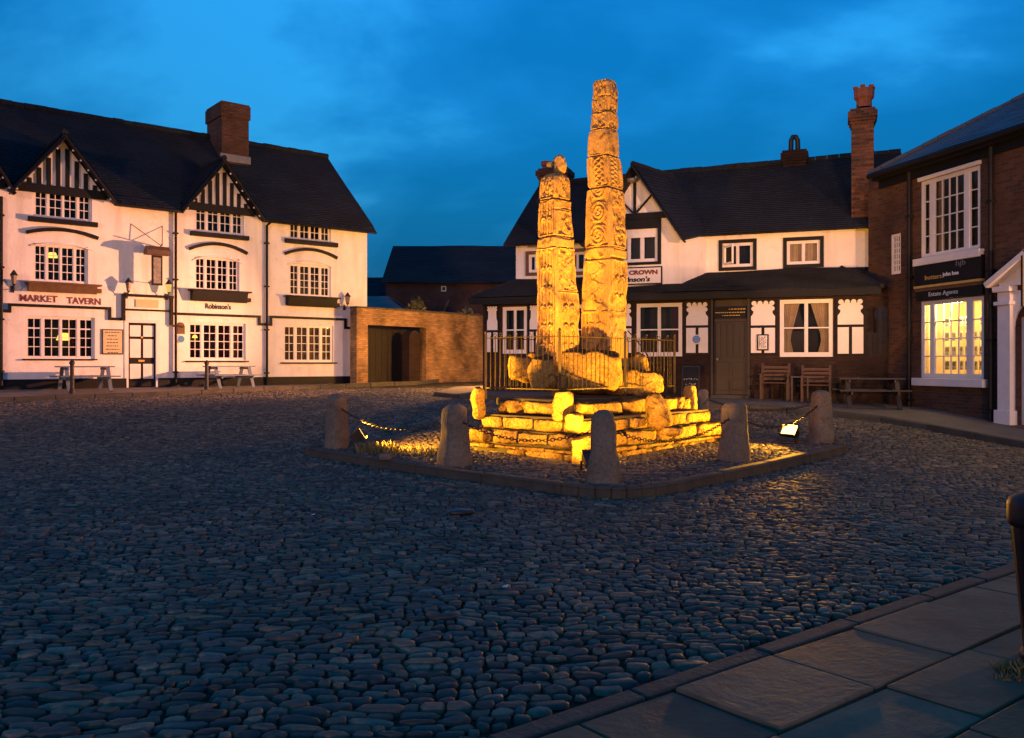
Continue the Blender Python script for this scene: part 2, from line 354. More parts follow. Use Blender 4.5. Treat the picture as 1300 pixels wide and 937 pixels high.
def window(parent, fc, a0, a1, z0, z1, lights, d=-.06, fr=.055, bar=.02, curtain=None, label=None, transom=None, depth=.5, room='room', frame_mat='white'):
    """lights: (f0, f1, cols, rows) across the frame; glass and what hangs behind it are sub-parts"""
    fm, gm, cm = MB(), MB(), MB(); H = z1 - z0; W = a1 - a0; t = .05
    fm.fbox(fc, a0, a0 + fr, d - t, d, z0, z1); fm.fbox(fc, a1 - fr, a1, d - t, d, z0, z1)
    fm.fbox(fc, a0 + fr, a1 - fr, d - t, d, z1 - fr, z1); fm.fbox(fc, a0 + fr, a1 - fr, d - t, d, z0, z0 + fr * 1.2)
    iz0, iz1 = z0 + fr * 1.2, z1 - fr; ia0, ia1 = a0 + fr, a1 - fr; iw = ia1 - ia0
    for k, (f0, f1, cols, rows) in enumerate(lights):
        b0, b1 = ia0 + iw * f0, ia0 + iw * f1
        s = .028
        if k: 
            pf = ia0 + iw * lights[k - 1][1]
            fm.fbox(fc, pf - .004, b0 + .004, d - t - .004, d + .006, iz0 - .002, iz1 + .002)
        fm.fbox(fc, b0 + .002, b0 + s, d - t + .006, d - .006, iz0, iz1); fm.fbox(fc, b1 - s, b1 - .002, d - t + .006, d - .006, iz0, iz1)
        fm.fbox(fc, b0 + s, b1 - s, d - t + .006, d - .008, iz1 - s, iz1); fm.fbox(fc, b0 + s, b1 - s, d - t + .006, d - .008, iz0, iz0 + s)
        for c in range(1, cols):
            x = b0 + s + (b1 - b0 - 2 * s) * c / cols; fm.fbox(fc, x - bar / 2, x + bar / 2, d - t + .012, d - .012, iz0 + s, iz1 - s)
        for r in range(1, rows):
            zz = iz0 + s + (iz1 - iz0 - 2 * s) * r / rows
            w = bar * (1.9 if transom and (k, r) in transom else 1)
            fm.fbox(fc, b0 + s, b1 - s, d - t + .010, d - .010, zz - w / 2, zz + w / 2)
    w = fm.build('window', M[frame_mat], parent)
    if label: w['label'] = label
    gd = d - t + .002
    gm.quad(fc.p(ia0 - .01, gd, iz0 - .01), fc.p(ia1 + .01, gd, iz0 - .01), fc.p(ia1 + .01, gd, iz1 + .01), fc.p(ia0 - .01, gd, iz1 + .01)); gm.build('pane', M['glass'], w)
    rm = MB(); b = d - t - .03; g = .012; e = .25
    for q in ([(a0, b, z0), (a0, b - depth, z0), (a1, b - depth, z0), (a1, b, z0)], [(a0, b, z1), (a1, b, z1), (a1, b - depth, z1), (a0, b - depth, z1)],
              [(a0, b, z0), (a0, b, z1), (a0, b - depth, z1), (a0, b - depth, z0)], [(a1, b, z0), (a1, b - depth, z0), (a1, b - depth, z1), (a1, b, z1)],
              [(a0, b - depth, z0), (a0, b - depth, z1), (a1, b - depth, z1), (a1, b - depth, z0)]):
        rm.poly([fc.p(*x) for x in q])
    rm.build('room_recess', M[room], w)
    if curtain:
        for cmn, f0, f1, taper in curtain:
            cm = MB(); n = 26; b0, b1 = ia0 + iw * f0, ia0 + iw * f1; rows = 8
            vs = []
            for j in range(rows + 1):
                tz = j / rows
                for i in range(n + 1):
                    x = i / n
                    if taper: 
                        pinch = 1 - .55 * taper_amt(tz)
                        xx = (x * pinch) if taper > 0 else 1 - (1 - x) * pinch
                    else: xx = x
                    vs.append(fc.p(b0 + (b1 - b0) * xx, b - .07 + .02 * math.sin(i * 1.9 + f0 * 20) , iz1 - (iz1 - iz0) * tz))
            cm.add(vs, [(j * (n + 1) + i, j * (n + 1) + i + 1, (j + 1) * (n + 1) + i + 1, (j + 1) * (n + 1) + i) for j in range(rows) for i in range(n)])
            cm.build('curtain', M[cmn], w, smooth=True)
    return w
def taper_amt(t): return min(1, max(0, t * 1.5)) if t < .75 else 1 - (t - .75) * 1.2
def text_mesh(s, size, extrude=.006, offset=0, spacing=1.0):
    cu = bpy.data.curves.new('lettering', 'FONT'); cu.body = s; cu.size = size; cu.extrude = extrude; cu.offset = offset; cu.space_character = spacing
    cu.align_x = 'CENTER'; cu.align_y = 'CENTER'; cu.resolution_u = 3
    ob = bpy.data.objects.new('lettering', cu); C.objects.link(ob)
    dg = bpy.context.evaluated_depsgraph_get(); me = bpy.data.meshes.new_from_object(ob.evaluated_get(dg)); bpy.data.objects.remove(ob); return me
def text_on(s, fc, a, d, z, width, height, mt, parent, name='lettering', offset=0, slant=0, serif=0):
    me = text_mesh(s, 1, .0, offset / max(height, .01)); n = len(me.vertices); co = np.empty(n * 3); me.vertices.foreach_get('co', co); co = co.reshape(-1, 3)
    co[:, 0] -= (co[:, 0].min() + co[:, 0].max()) / 2; w = np.ptp(co[:, 0]); y0, y1 = co[:, 1].min(), co[:, 1].max()
    X = co[:, 0] / w * width; Y = (co[:, 1] - (y0 + y1) / 2) / (y1 - y0) * height; X = X + Y * slant
    u, nn = np.array(fc.u), np.array(fc.n); o = np.array(ORG.get(parent.name, (0, 0, 0)))
    base = np.array(fc.p(a, d, z)) - o
    W = base + X[:, None] * u + Y[:, None] * np.array((0, 0, 1.0))
    fs = [tuple(p.vertices) for p in me.polygons]
    nv = len(W); vs = W.tolist() + (W + nn * .008).tolist()
    ec = {}
    for f in fs:
        for i in range(len(f)):
            k = (f[i], f[(i + 1) % len(f)]); ec[k] = 1
    sides = [(a_, b_, b_ + nv, a_ + nv) for a_, b_ in ec if (b_, a_) not in ec]
    m2 = bpy.data.meshes.new(name); m2.from_pydata(vs, [], [tuple(i + nv for i in f) for f in fs] + sides); m2.update()
    return link(name, m2, mt, parent)
# ================================================================== GROUND
def g2(x, y): return ter(y)
ys = np.unique(np.concatenate([np.linspace(-12, 40, 160), np.linspace(40, 400, 20)])); xs = np.concatenate([[-300, -80], np.linspace(-40, 40, 60), [80, 300]])
X, Y = np.meshgrid(xs, ys); Z = np.interp(Y, TY, TZ) - .03
tag(grid_mesh('ground', X, Y, Z, M['earth']), kind='structure')

# building frames ---------------------------------------------------------
PUB = Fac((-14.8, 25.02), (.775, .632), (.632, -.775))
CRW = Fac((5.85, 23.4), (.936, -.353), (-.353, -.936))
EST = Fac((10.36, 19.0), (.238, -.971), (-.971, -.238))
GW0, GW1 = V((-5.62, 31.35, 0)), V((-1.18, 37.0, 0))
gd = (GW1 - GW0).normalized(); GAT = Fac(GW0, gd, (gd.y, -gd.x))

# island outline (diamond with a rounded front corner)
IC = [V((-3.72, 15.05, 0)), V((1.29, 9.95, 0)), V((6.13, 15.5, 0)), V((1.2, 20.6, 0))]
def round_poly(ps, rs, n=7):
    out = []
    for i, p in enumerate(ps):
        a, b = ps[i - 1], ps[(i + 1) % len(ps)]; r = rs[i]
        p0 = p + (a - p).normalized() * r; p1 = p + (b - p).normalized() * r
        for k in range(n + 1):
            t = k / n; out.append(p0 * (1 - t) ** 2 + p * 2 * t * (1 - t) + p1 * t * t)
    return out
ISL = round_poly(IC, [.35, 1.0, .5, .5])
ISLH = .13
def inpoly(px, py, poly):
    px = np.asarray(px); ins = np.zeros(px.shape, bool); n = len(poly)
    for i in range(n):
        x0, y0 = poly[i][0], poly[i][1]; x1, y1 = poly[(i + 1) % n][0], poly[(i + 1) % n][1]
        c = ((y0 > py) != (y1 > py)) & (px < (x1 - x0) * (py - y0) / ((y1 - y0) + 1e-12) + x0); ins ^= c
    return ins
# kerb lines of the pavements
PK = [PUB.p(a, d, 0) for a, d in ((-6, 2.3), (0, 2.25), (4, 2.35), (8, 2.3), (11, 2.1), (13.2, 1.7), (15.2, .2))]
CK = [V(q) for q in ((11.9, 6, 0), (10.3, 12, 0), (9.4, 15.9, 0), (9.1, 17.1, 0), (8.75, 18.3, 0), (8.2, 19.3, 0), (7.3, 20.2, 0), (5.8, 21.2, 0), (3, 22.35, 0), (0, 23.5, 0), (-1.5, 24.2, 0), (-2.3, 25.4, 0), (-1.9, 28, 0))]
CW = [V(q) for q in ((16, 6, 0), (16, 12, 0), (16, 16, 0), (16, 17, 0), (16, 19, 0), (14, 22, 0), (12, 26, 0), (9, 27, 0), (6, 28, 0), (3, 29, 0), (1, 29, 0), (.5, 29, 0), (0, 29, 0))]
SL0, SLD = V((1.0, 4.57, 0)), V((.787, .617, 0)); SLN = V((.617, -.787, 0))
def strip(name, outer, inner, hk, mt, rise=0):
    """pavement with a rounded kerb: outer polyline is the kerb line"""
    mb, kb = MB(), MB()
    for i in range(len(outer) - 1):
        n = max(1, int((outer[i + 1] - outer[i]).length / .9))
        for k in range(n):
            t0, t1 = k / n, (k + 1) / n
            o0, o1 = outer[i].lerp(outer[i + 1], t0), outer[i].lerp(outer[i + 1], t1); q0, q1 = inner[i].lerp(inner[i + 1], t0), inner[i].lerp(inner[i + 1], t1)
            def zz(p, h): return V((p.x, p.y, ter(p.y) + h))
            w0, w1 = (q0 - o0).normalized() * .14, (q1 - o1).normalized() * .14
            j = R.uniform(-.012, .012); g = (o1 - o0).normalized() * .006
            kb.add([zz(o0 + g, -.1), zz(o1 - g, -.1), zz(o1 - g + w1 * .08, hk + j), zz(o0 + g + w0 * .08, hk + j), zz(o0 + g + w0, hk + j), zz(o1 - g + w1, hk + j), zz(o0 + g + w0, -.1), zz(o1 - g + w1, -.1)],
                   [(0, 1, 2, 3), (3, 2, 5, 4), (0, 3, 4, 6), (1, 7, 5, 2), (4, 5, 7, 6)])
            hi = HW(q0, q1, hk) if rise else (zz(q0, hk), zz(q1, hk))
            m = 6
            for s in range(m):
                a0 = zz(o0 + w0, hk - .006).lerp(hi[0], s / m); a1 = zz(o1 + w1, hk - .006).lerp(hi[1], s / m); b0 = zz(o0 + w0, hk - .006).lerp(hi[0], (s + 1) / m); b1 = zz(o1 + w1, hk - .006).lerp(hi[1], (s + 1) / m)
                mb.quad(a0, a1, b1, b0)
    o = mb.build(name, mt); tag(o, kind='structure')
    k = kb.build('kerb', M['kerb'], bevel=.02); tag(k, kind='structure')
HW = lambda a, b, hk: (V((a.x, a.y, .86)), V((b.x, b.y, .86)))
strip('pavement', PK, [PUB.p(a, -.1, 0) for a in (-6, 0, 4, 8, 11, 13.2, 15.4)], .11, M['pave'], 1)
strip('pavement', CK, CW, .12, M['pave'])

# island ------------------------------------------------------------------
mb = MB(); ctr = V((1.25, 15.3, 0))
def iz(p, h): return V((p.x, p.y, ter(p.y) + h))
N = len(ISL); rings = 10
for i in range(N):
    a, b = ISL[i], ISL[(i + 1) % N]; m = max(1, int((b - a).length / .5))
    for k in range(m):
        p, q = a.lerp(b, k / m), a.lerp(b, (k + 1) / m)
        for s in range(rings):
            mb.quad(iz(p.lerp(ctr, s / rings), ISLH - .03), iz(q.lerp(ctr, s / rings), ISLH - .03), iz(q.lerp(ctr, (s + 1) / rings), ISLH - .03), iz(p.lerp(ctr, (s + 1) / rings), ISLH - .03))
tag(mb.build('monument_island_bed', M['earth']), kind='structure')
kb = MB(); per = []
for i in range(N):
    a, b = ISL[i], ISL[(i + 1) % N]; L = (b - a).length
    if L < 1e-6: continue
    m = max(1, round(L / 1.5))
    for k in range(m): per.append((a.lerp(b, k / m), a.lerp(b, (k + 1) / m)))
for p, q in per:
    t = (q - p).normalized(); w = V((-t.y, t.x, 0)) * .19
    if w.dot(ctr - p) < 0: w = -w
    g = t * .006; j = R.uniform(-.012, .012)
    kb.add([iz(p + g, -.1), iz(q - g, -.1), iz(q - g + w * .06, ISLH + j), iz(p + g + w * .06, ISLH + j), iz(p + g + w, ISLH + j), iz(q - g + w, ISLH + j), iz(p + g + w, -.1), iz(q - g + w, -.1)],
           [(0, 1, 2, 3), (3, 2, 5, 4), (0, 3, 4, 6), (1, 7, 5, 2), (4, 5, 7, 6)])
tag(kb.build('island_kerb', M['kerb'], bevel=.03), kind='structure')

# cobbles -----------------------------------------------------------------
def pebbles(name, x0, x1, y0, y1, du, dv, keep, mt, zoff=0, seed=1, hmax=.028, warp=.5, gap=.012, npt=9):
    rg = np.random.default_rng(seed); px = []; 
    rows = int((y1 - y0) / dv) + 1
    cx, cy, sx, sy = [], [], [], []
    for r in range(rows):
        h = dv * rg.uniform(.8, 1.2); n = int((x1 - x0) / du * 1.35) + 2
        w = du * rg.choice([.6, .8, 1, 1, 1.25, 1.6], n) * rg.uniform(.85, 1.15, n); xx = x0 + np.cumsum(w) - w / 2 - rg.uniform(0, du)
        cx.append(xx); cy.append(np.full(n, y0 + r * dv) + rg.normal(0, dv * .09, n)); sx.append(w); sy.append(np.full(n, h) * rg.uniform(.82, 1.1, n))
    cx, cy, sx, sy = map(np.concatenate, (cx, cy, sx, sy))
    W = lambda x, y: (x + warp * .55 * vn(x * .35, y * .35, 3.3) + .08 * vn(x * 1.9, y * 1.9, 1.1), y + warp * vn(x * .3, y * .3, 7.7) + .10 * vn(x * 1.5, y * 1.5, 5.1))
    wx, wy = W(cx, cy); k = keep(wx, wy); cx, cy, sx, sy = cx[k], cy[k], sx[k], sy[k]; n = len(cx)
    th = np.linspace(0, 2 * np.pi, npt, endpoint=False)
    ex = 2 / rg.uniform(2.3, 4.6, (n, 1)); c, s = np.cos(th)[None], np.sin(th)[None]
    ux = np.sign(c) * np.abs(c) ** ex; uy = np.sign(s) * np.abs(s) ** ex
    jit = 1 + rg.normal(0, .10, (n, npt)); ro = rg.normal(0, .16, n)[:, None]; ux, uy = ux * np.cos(ro) - uy * np.sin(ro) * .7, ux * np.sin(ro) * .9 + uy * np.cos(ro); hx, hy = (sx / 2 - gap)[:, None], (sy / 2 - gap * .9)[:, None]
    hz = rg.uniform(.45, 1, n) * hmax; tx, ty = rg.normal(0, .06, n), rg.normal(0, .07, n); lift = rg.normal(0, .004, n)
    V_ = []
    for sc, zf in ((1.02, -1.6), (.98, .2), (.82, .8), (.45, 1.0)):
        x = cx[:, None] + ux * hx * jit * sc; y = cy[:, None] + uy * hy * jit * sc
        dz = (x - cx[:, None]) * tx[:, None] + (y - cy[:, None]) * ty[:, None]
        X, Y = W(x, y); z = np.interp(Y, TY, TZ) + zoff + hz[:, None] * zf - .012 + (dz + lift[:, None] + rg.normal(0, .0018, x.shape)) * (zf > 0)
        V_.append(np.stack([X, Y, z], -1))
    co = np.concatenate(V_, 1)  # n, 4*npt, 3
    i = np.arange(npt); j = (i + 1) % npt
    f = np.concatenate([np.stack([l * npt + i, l * npt + j, (l + 1) * npt + j, (l + 1) * npt + i], -1) for l in range(3)])
    base = (np.arange(n) * 4 * npt)[:, None, None]
    q = (f[None] + base).reshape(-1, 4)
    top = (3 * npt + np.arange(npt))[None] + base[:, :, 0]
    me = bpy.data.meshes.new(name); co = co.reshape(-1, 3)
    me.vertices.add(len(co)); me.vertices.foreach_set('co', co.astype(np.float32).ravel())
    nl = q.size + top.size; me.loops.add(nl); me.loops.foreach_set('vertex_index', np.concatenate([q.ravel(), top.ravel()]).astype(np.int32))
    me.polygons.add(len(q) + n); ls = np.concatenate([np.arange(0, q.size, 4), q.size + np.arange(0, top.size, npt)]).astype(np.int32)
    me.polygons.foreach_set('loop_start', ls); me.update(calc_edges=True); me.validate()
    o = link(name, me, mt, None, True); tag(o, kind='stuff'); return o
CKp = [(q.x, q.y) for q in CK] + [(q.x, q.y) for q in CW[::-1]]
PKp = [(q.x, q.y) for q in PK] + [(PUB.p(a, -1, 0).x, PUB.p(a, -1, 0).y) for a in (17, -6)]
islp = [(q.x, q.y) for q in ISL]
def keep_sq(x, y):
    k = (np.abs(x) < .66 * y + 1.6) & ~inpoly(x, y, islp) & ~inpoly(x, y, CKp) & ~inpoly(x, y, PKp)
    k &= ((x - SL0.x) * SLN.x + (y - SL0.y) * SLN.y) < -.06
    k &= (PUB.n.x * (x - PUB.O.x) + PUB.n.y * (y - PUB.O.y)) > .2
    return k
pebbles('cobblestones', -24, 22, 2.2, 29, .116, .08, keep_sq, M['cobble'], seed=3, hmax=.014, gap=.005, npt=8)
steps_c = V((1.55, 15.35, 0))
def keep_is(x, y):
    inner = [(ctr.x + (q[0] - ctr.x) * .957, ctr.y + (q[1] - ctr.y) * .957) for q in islp]
    return inpoly(x, y, inner)
pebbles('island_setts', -5, 7, 9.5, 21, .12, .08, keep_is, M['setts'], ISLH - .012, seed=5, hmax=.022, warp=.3)

# flagstones ---------------------------------------------------------------
mb = MB(); eb = MB(); r = R
def sp(s, t, h): 
    p = SL0 + SLD * s + SLN * t; return V((p.x, p.y, ter(p.y) + h))
t = .14
while t < 7.5:
    w = r.uniform(.42, .64); s = -4 + r.uniform(0, .6)
    while s < 12:
        L = r.uniform(.5, 1.0); g = .009; h = .018 + r.uniform(-.007, .007); k = r.uniform(-.006, .006)
        c = [(s + g, t + g), (s + L - g, t + g + r.uniform(0, .01)), (s + L - g, t + w - g), (s + g, t + w - g)]
        mb.add([sp(a, b, h - .06) for a, b in c] + [sp(c[0][0], c[0][1], h), sp(c[1][0], c[1][1], h + k), sp(c[2][0], c[2][1], h + k), sp(c[3][0], c[3][1], h)],
               [(4, 5, 6, 7)] + [(i, (i + 1) % 4, 4 + (i + 1) % 4, 4 + i) for i in range(4)])
        s += L
    t += w
tag(mb.build('flagstone_pavement', M['flag'], bevel=.008), kind='structure')
s = -4
while s < 12:
    L = r.uniform(.7, 1.0); h = .016 + r.uniform(-.004, .004)
    eb.add([sp(s + .008, 0, -.05), sp(s + L - .008, 0, -.05), sp(s + L - .008, .12, -.05), sp(s + .008, .12, -.05), sp(s + .008, 0, h), sp(s + L - .008, 0, h), sp(s + L - .008, .12, h), sp(s + .008, .12, h)],
           [(4, 5, 6, 7)] + [(i, (i + 1) % 4, 4 + (i + 1) % 4, 4 + i) for i in range(4)]); s += L
tag(eb.build('kerb_edging', M['kerb'], bevel=.012), kind='structure')

# ================================================================== LEFT PUB
pub = thing('white_pub', 'long white rendered pub with black plinth, striped gables, brick chimney and red wall lettering', 'building', tuple(PUB.p(6, 0, .85)))
fa = PUB.a
A0, A1 = fa(0) - 6, fa(466)
ZE = 6.72
def span(x0, y0, x1, y1): 
    xm = (x0 + x1) / 2; return fa(x0), fa(x1), PUB.z(xm, y1), PUB.z(xm, y0)
L4 = lambda o0, c0, rows, edge: [(0, o0, 2, rows), (c0, .5 - .012, 2, rows), (.5 + .012, 1 - c0, 2, rows), (1 - o0, 1, 2, rows)]
G4 = lambda rows: L4(.2, .24, rows, 0)
mul_w = [  # x0 y0 x1 y1 rows curtain
    (42, 240, 117, 279, 3, 'net'), (41.6, 311, 112, 359.5, 4, 'net'), (32, 402, 120.5, 456, 4, 'red'),
    (247, 259, 309.6, 297, 3, 'net'), (246.7, 327, 304, 370, 4, 'net'), (239, 410, 312, 457.5, 4, 'red'),
    (367, 284, 420, 306, 2, 'net'), (367, 336, 420, 377, 4, 'net'), (360, 413, 423, 460, 4, 'red')]
ops = []
for x0, y0, x1, y1, rows, cu in mul_w:
    a0, a1, z0, z1 = span(x0, y0, x1, y1); ops.append((a0, a1, z0, z1))
da0, da1, dz0, dz1 = fa(163), fa(198), .93, PUB.z(181, 410)
ops_all = ops + [(da0, da1, .8, dz1)]
mb = MB(); wall(mb, PUB, A0, A1, .3, ZE, ops_all, th=.2)
B = 7.2
mb.quad(PUB.p(A1, 0, .3), PUB.p(A1, -B, .3), PUB.p(A1, -B, ZE), PUB.p(A1, 0, ZE)); mb.poly([PUB.p(A1, 0, ZE), PUB.p(A1, -B, ZE), PUB.p(A1, -B / 2, 10.0)])
mb.quad(PUB.p(A0, 0, .3), PUB.p(A0, 0, ZE), PUB.p(A0, -B, ZE), PUB.p(A0, -B, .3)); mb.poly([PUB.p(A0, 0, ZE), PUB.p(A0, -B / 2, 10.0), PUB.p(A0, -B, ZE)])
mb.quad(PUB.p(A0, -B, .3), PUB.p(A0, -B, ZE), PUB.p(A1, -B, ZE), PUB.p(A1, -B, .3))
GB = [(fa(-42) - .2, fa(-100), fa(12), 0), (fa(86), fa(15), fa(140), 8.45), (fa(282), fa(231), fa(327), 8.42)]
for gc, gl, gr, gz in GB:
    gz = gz or 8.45; hw = (gr - gl) / 2; gc2 = (gl + gr) / 2
    mb.poly([PUB.p(gc2 - hw * .93, .004, ZE - .02), PUB.p(gc2 + hw * .93, .004, ZE - .02), PUB.p(gc2, .004, gz - .12)])
mb.build('wall', M['render'], pub)
# plinth
mb = MB()
for a, b in ((A0, da0 - .06), (da1 + .06, A1 + .02)): mb.fbox(PUB, a, b, -.1, .03, .3, 1.6 - 17.2 * 29 / 1100)
mb.build('plinth', M['black'], pub)
# roof
rf = MB(); dd = .36; RZ = 10.08
sl_ = (RZ - ZE + .2) / (B / 2 + dd); zr_ = lambda d: ZE - .2 + (dd - d) * sl_
tiles(rf, PUB.p(A0, -.03, zr_(-.03)), PUB.p(A1 + .22, -.03, zr_(-.03)), PUB.p(A1 + .22, -B / 2, RZ), PUB.p(A0, -B / 2, RZ))
for ea_, eb_ in ((A0, fa(-100) - .1), (fa(12), fa(15)), (fa(140) + .05, fa(231) - .05), (fa(327) + .05, A1 + .22)):
    if eb_ > ea_ + .05: tiles(rf, PUB.p(ea_, dd, ZE - .2), PUB.p(eb_, dd, ZE - .2), PUB.p(eb_, -.05, zr_(-.05)), PUB.p(ea_, -.05, zr_(-.05)))
tiles(rf, PUB.p(A0, -B - dd, ZE - .2), PUB.p(A1 + .22, -B - dd, ZE - .2), PUB.p(A1 + .22, -B / 2, RZ), PUB.p(A0, -B / 2, RZ), course=.5)
for gc, gl, gr, gz in GB:
    gz = gz or 8.45; c2 = (gl + gr) / 2; of = .34
    w = (gz - ZE + .2) / (RZ - ZE + .2) * (B / 2 + dd) - dd
    for ae in (gl - .12, gr + .12):
        tiles(rf, PUB.p(ae, of, ZE - .1), PUB.p(ae, -.05, ZE - .1), PUB.p(c2, -w - .25, gz + .05), PUB.p(c2, of, gz + .05), seg=.4)
    ridge(rf, PUB.p(c2, of, gz + .05), PUB.p(c2, -w - .1, gz + .05), .09)
ridge(rf, PUB.p(A0, -B / 2, RZ + .02), PUB.p(A1 + .22, -B / 2, RZ + .02), .12)
roof = rf.build('roof', M['tiles'], pub)
# leads in the valley
# chimney
cm = MB(); w0 = 2.35; ca0 = fa(281.5, -w0); ca1 = fa(316, -w0); cw = 1.5
ctop = PUB.z(300, 131, -w0)
cm.fbox(PUB, ca0, ca1, -w0 - cw, -w0, 8.2, ctop - .55); cm.fbox(PUB, ca0 - .05, ca1 + .05, -w0 - cw - .05, -w0 + .05, ctop - .55, ctop - .07); cm.fbox(PUB, ca0 - .02, ca1 + .02, -w0 - cw - .02, -w0 + .02, ctop - .07, ctop)
ch = cm.build('chimney', M['brick'], pub, bevel=.01)
fl = MB(); fl.fbox(PUB, ca0 - .06, ca1 + .06, -w0 - .02, -w0 + .035, 9.0, 9.27); fl.build('lead_flashing', M['lead'], ch)
# gable timbers
for gi, (gc, gl, gr, gz) in enumerate(GB):
    gz = gz or 8.45; c2 = (gl + gr) / 2; hw = (gr - gl) / 2; tb = MB(); slope = (gz - ZE) / hw
    tb.fbox(PUB, gl + .12, gr - .12, .006, .07, ZE - .06, ZE + .2)
    for k in (-3.5, -2.5, -1.5, -.5, .5, 1.5, 2.5, 3.5):
        x = c2 + k * hw * .19; top = gz - abs(x - c2) * slope * 1.0 - .22
        if top > ZE + .27: tb.fbox(PUB, x - .06, x + .06, .006, .055, ZE + .2, top)
    for sg in (-1, 1):
        p, q = PUB.p(c2, .3, gz - .12), PUB.p(c2 + sg * (hw + .1), .3, ZE - .22)
        tb.bar(p, q, .05, .26, up=tuple(PUB.n))
        tb.bar(PUB.p(c2, .03, gz - .2), PUB.p(c2 + sg * hw, .03, ZE - .05), .05, .2, up=tuple(PUB.n)) if False else None
    g = tb.build('gable_timbers', M['black'], pub, bevel=.006)
    for sg in (-1, 1):
        for k in range(1, 7):
            sb = MB(); t = k / 6.6; pp = PUB.p(c2 + sg * (hw + .05) * t, .335, gz - .2 - (gz - ZE + .02) * t); sb.disc(pp, PUB.n, .03, .02, 10); sb.build('barge_stud', M['chalk'], g)
# rafter feet, gutters
a = A0
while a < A1:
    if not any(gl - .1 < a < gr + .1 for _, gl, gr, _ in GB): rb = MB(); rb.fbox(PUB, a, a + .06, .0, .3, ZE - .17, ZE - .08); rb.build('eaves_bracket', M['black'], pub)
    a += .42
# windows
arch = MB()
for i, (x0, y0, x1, y1, rows, cu) in enumerate(mul_w):
    a0, a1, z0, z1 = ops[i]
    if cu == 'red': cur = [('redcurtain', 0, .32, 0), ('redcurtain', .66, 1, 0)] if i == 2 else [('redcurtain', 0, 1, 0)]
    else: cur = [('greycurtain', 0, .16, 0), ('greycurtain', .84, 1, 0)]
    tr = {(0, rows - 1), (3, rows - 1)} if i % 3 == 2 else None
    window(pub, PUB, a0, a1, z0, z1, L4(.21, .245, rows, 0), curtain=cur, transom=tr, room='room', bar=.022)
# sills and troughs
sm, tm = MB(), MB()
for x0, x1, yt, yb in ((35, 123, 279, 285), (241, 314.5, 297, 302.5), (361, 427, 306, 311.5)):
    m = (x0 + x1) / 2; sm = MB(); sm.fbox(PUB, fa(x0), fa(x1), 0, .16, PUB.z(m, yb), PUB.z(m, yt)); sm.build('window_sill', M['black'], pub, bevel=.008)
for x0, x1, yt, yb in ((28, 123, 455.6, 457.2), (235, 315, 458, 459.6), (356, 427, 460, 461.6)):
    m = (x0 + x1) / 2; sm = MB(); sm.fbox(PUB, fa(x0), fa(x1), 0, .09, PUB.z(m, yb), PUB.z(m, yt)); sm.build('window_sill', M['black'], pub, bevel=.008)
for x0, x1, yt, yb, mt in ((34, 121, 362, 372.5, 'troughwood'), (241, 311, 371, 384, 'black'), (362, 424, 378.5, 390, 'black')):
    m = (x0 + x1) / 2; t = MB(); za, zb = PUB.z(m, yb), PUB.z(m, yt); a0, a1 = fa(x0), fa(x1)
    t.prism([PUB.p(a0, .02, za + .05), PUB.p(a0, .2, za), PUB.p(a0, .3, zb), PUB.p(a0, .02, zb)], PUB.u * (a1 - a0)); t.fbox(PUB, a0 - .08, a1 + .12, .02, .34, zb, zb + .05); t.fbox(PUB, a1, a1 + .14, .02, .2, za + .05, za + .18)
    tr = t.build('flower_trough', M[mt], pub, bevel=.01)
# curved hood mouldings over the first-floor windows
for x0, x1, ye, ym in ((33, 124, 299, 292), (240, 313, 319, 310), (361, 427, 325, 317)):
    h = MB(); pts = []
    for k in range(17):
        t = k / 16; m = x0 + (x1 - x0) * t; xm = (x0 + x1) / 2; zc = PUB.z(xm, ym) - (PUB.z(xm, ym) - PUB.z(xm, ye)) * (2 * t - 1) ** 2
        pts.append(PUB.p(fa(x0) + (fa(x1) - fa(x0)) * t, .05, zc))
    for k in range(16): h.bar(pts[k], pts[k + 1] + (pts[k + 1] - pts[k]) * .04, .1, .1, up=tuple(PUB.n))
    h.build('hood_moulding', M['black'], pub)
    h = MB(); pts = [p - V((0, 0, .42)) - PUB.n * .035 for p in pts]
    for k in range(1, 15): h.bar(pts[k], pts[k + 1] + (pts[k + 1] - pts[k]) * .04, .035, .05, up=tuple(PUB.n))
    h.build('window_arch', M['render'], pub)
# string course
sc = MB(); bz = .085
def run(pts):
    w = [PUB.p(fa(x), .03, PUB.z(x, y)) for x, y in pts]
    for i, (p, q) in enumerate(zip(w, w[1:])):
        t = (q - p).normalized() * bz / 2; sc.bar(p - t, q + t, .055 + .002 * (i % 2), bz, up=tuple(PUB.n) if abs(t.z) > .01 else (0, 0, 1))
    return w
zA, zB, zC = 3.36, 3.58, 3.08
def rz(pts):
    w = [PUB.p(fa(x), .03, z) for x, z in pts]
    for i, (p, q) in enumerate(zip(w, w[1:])):
        t = (q - p).normalized() * bz / 2
        if abs(t.z) > .01: sc.prism([p + V((0, 0, s * 0)) - PUB.u * bz / 2 - PUB.n * .03, p + PUB.u * bz / 2 - PUB.n * .03, p + PUB.u * bz / 2 + PUB.n * .032, p - PUB.u * bz / 2 + PUB.n * .032], q - p)
        else: sc.bar(p - t, q + t, .06, bz)
rz([(-60, 3.13), (12, 3.13), (12, 3.32), (139, 3.32), (139, 3.0), (154, 3.0)])
sc.build('string_course', M['black'], pub); sc = MB()
rz([(221, 3.23), (329, 3.23), (329, 2.97), (343.5, 2.97), (343.5, 3.24), (438, 3.24), (438, 2.93), (447, 2.93)])
sc.build('string_course', M['black'], pub)
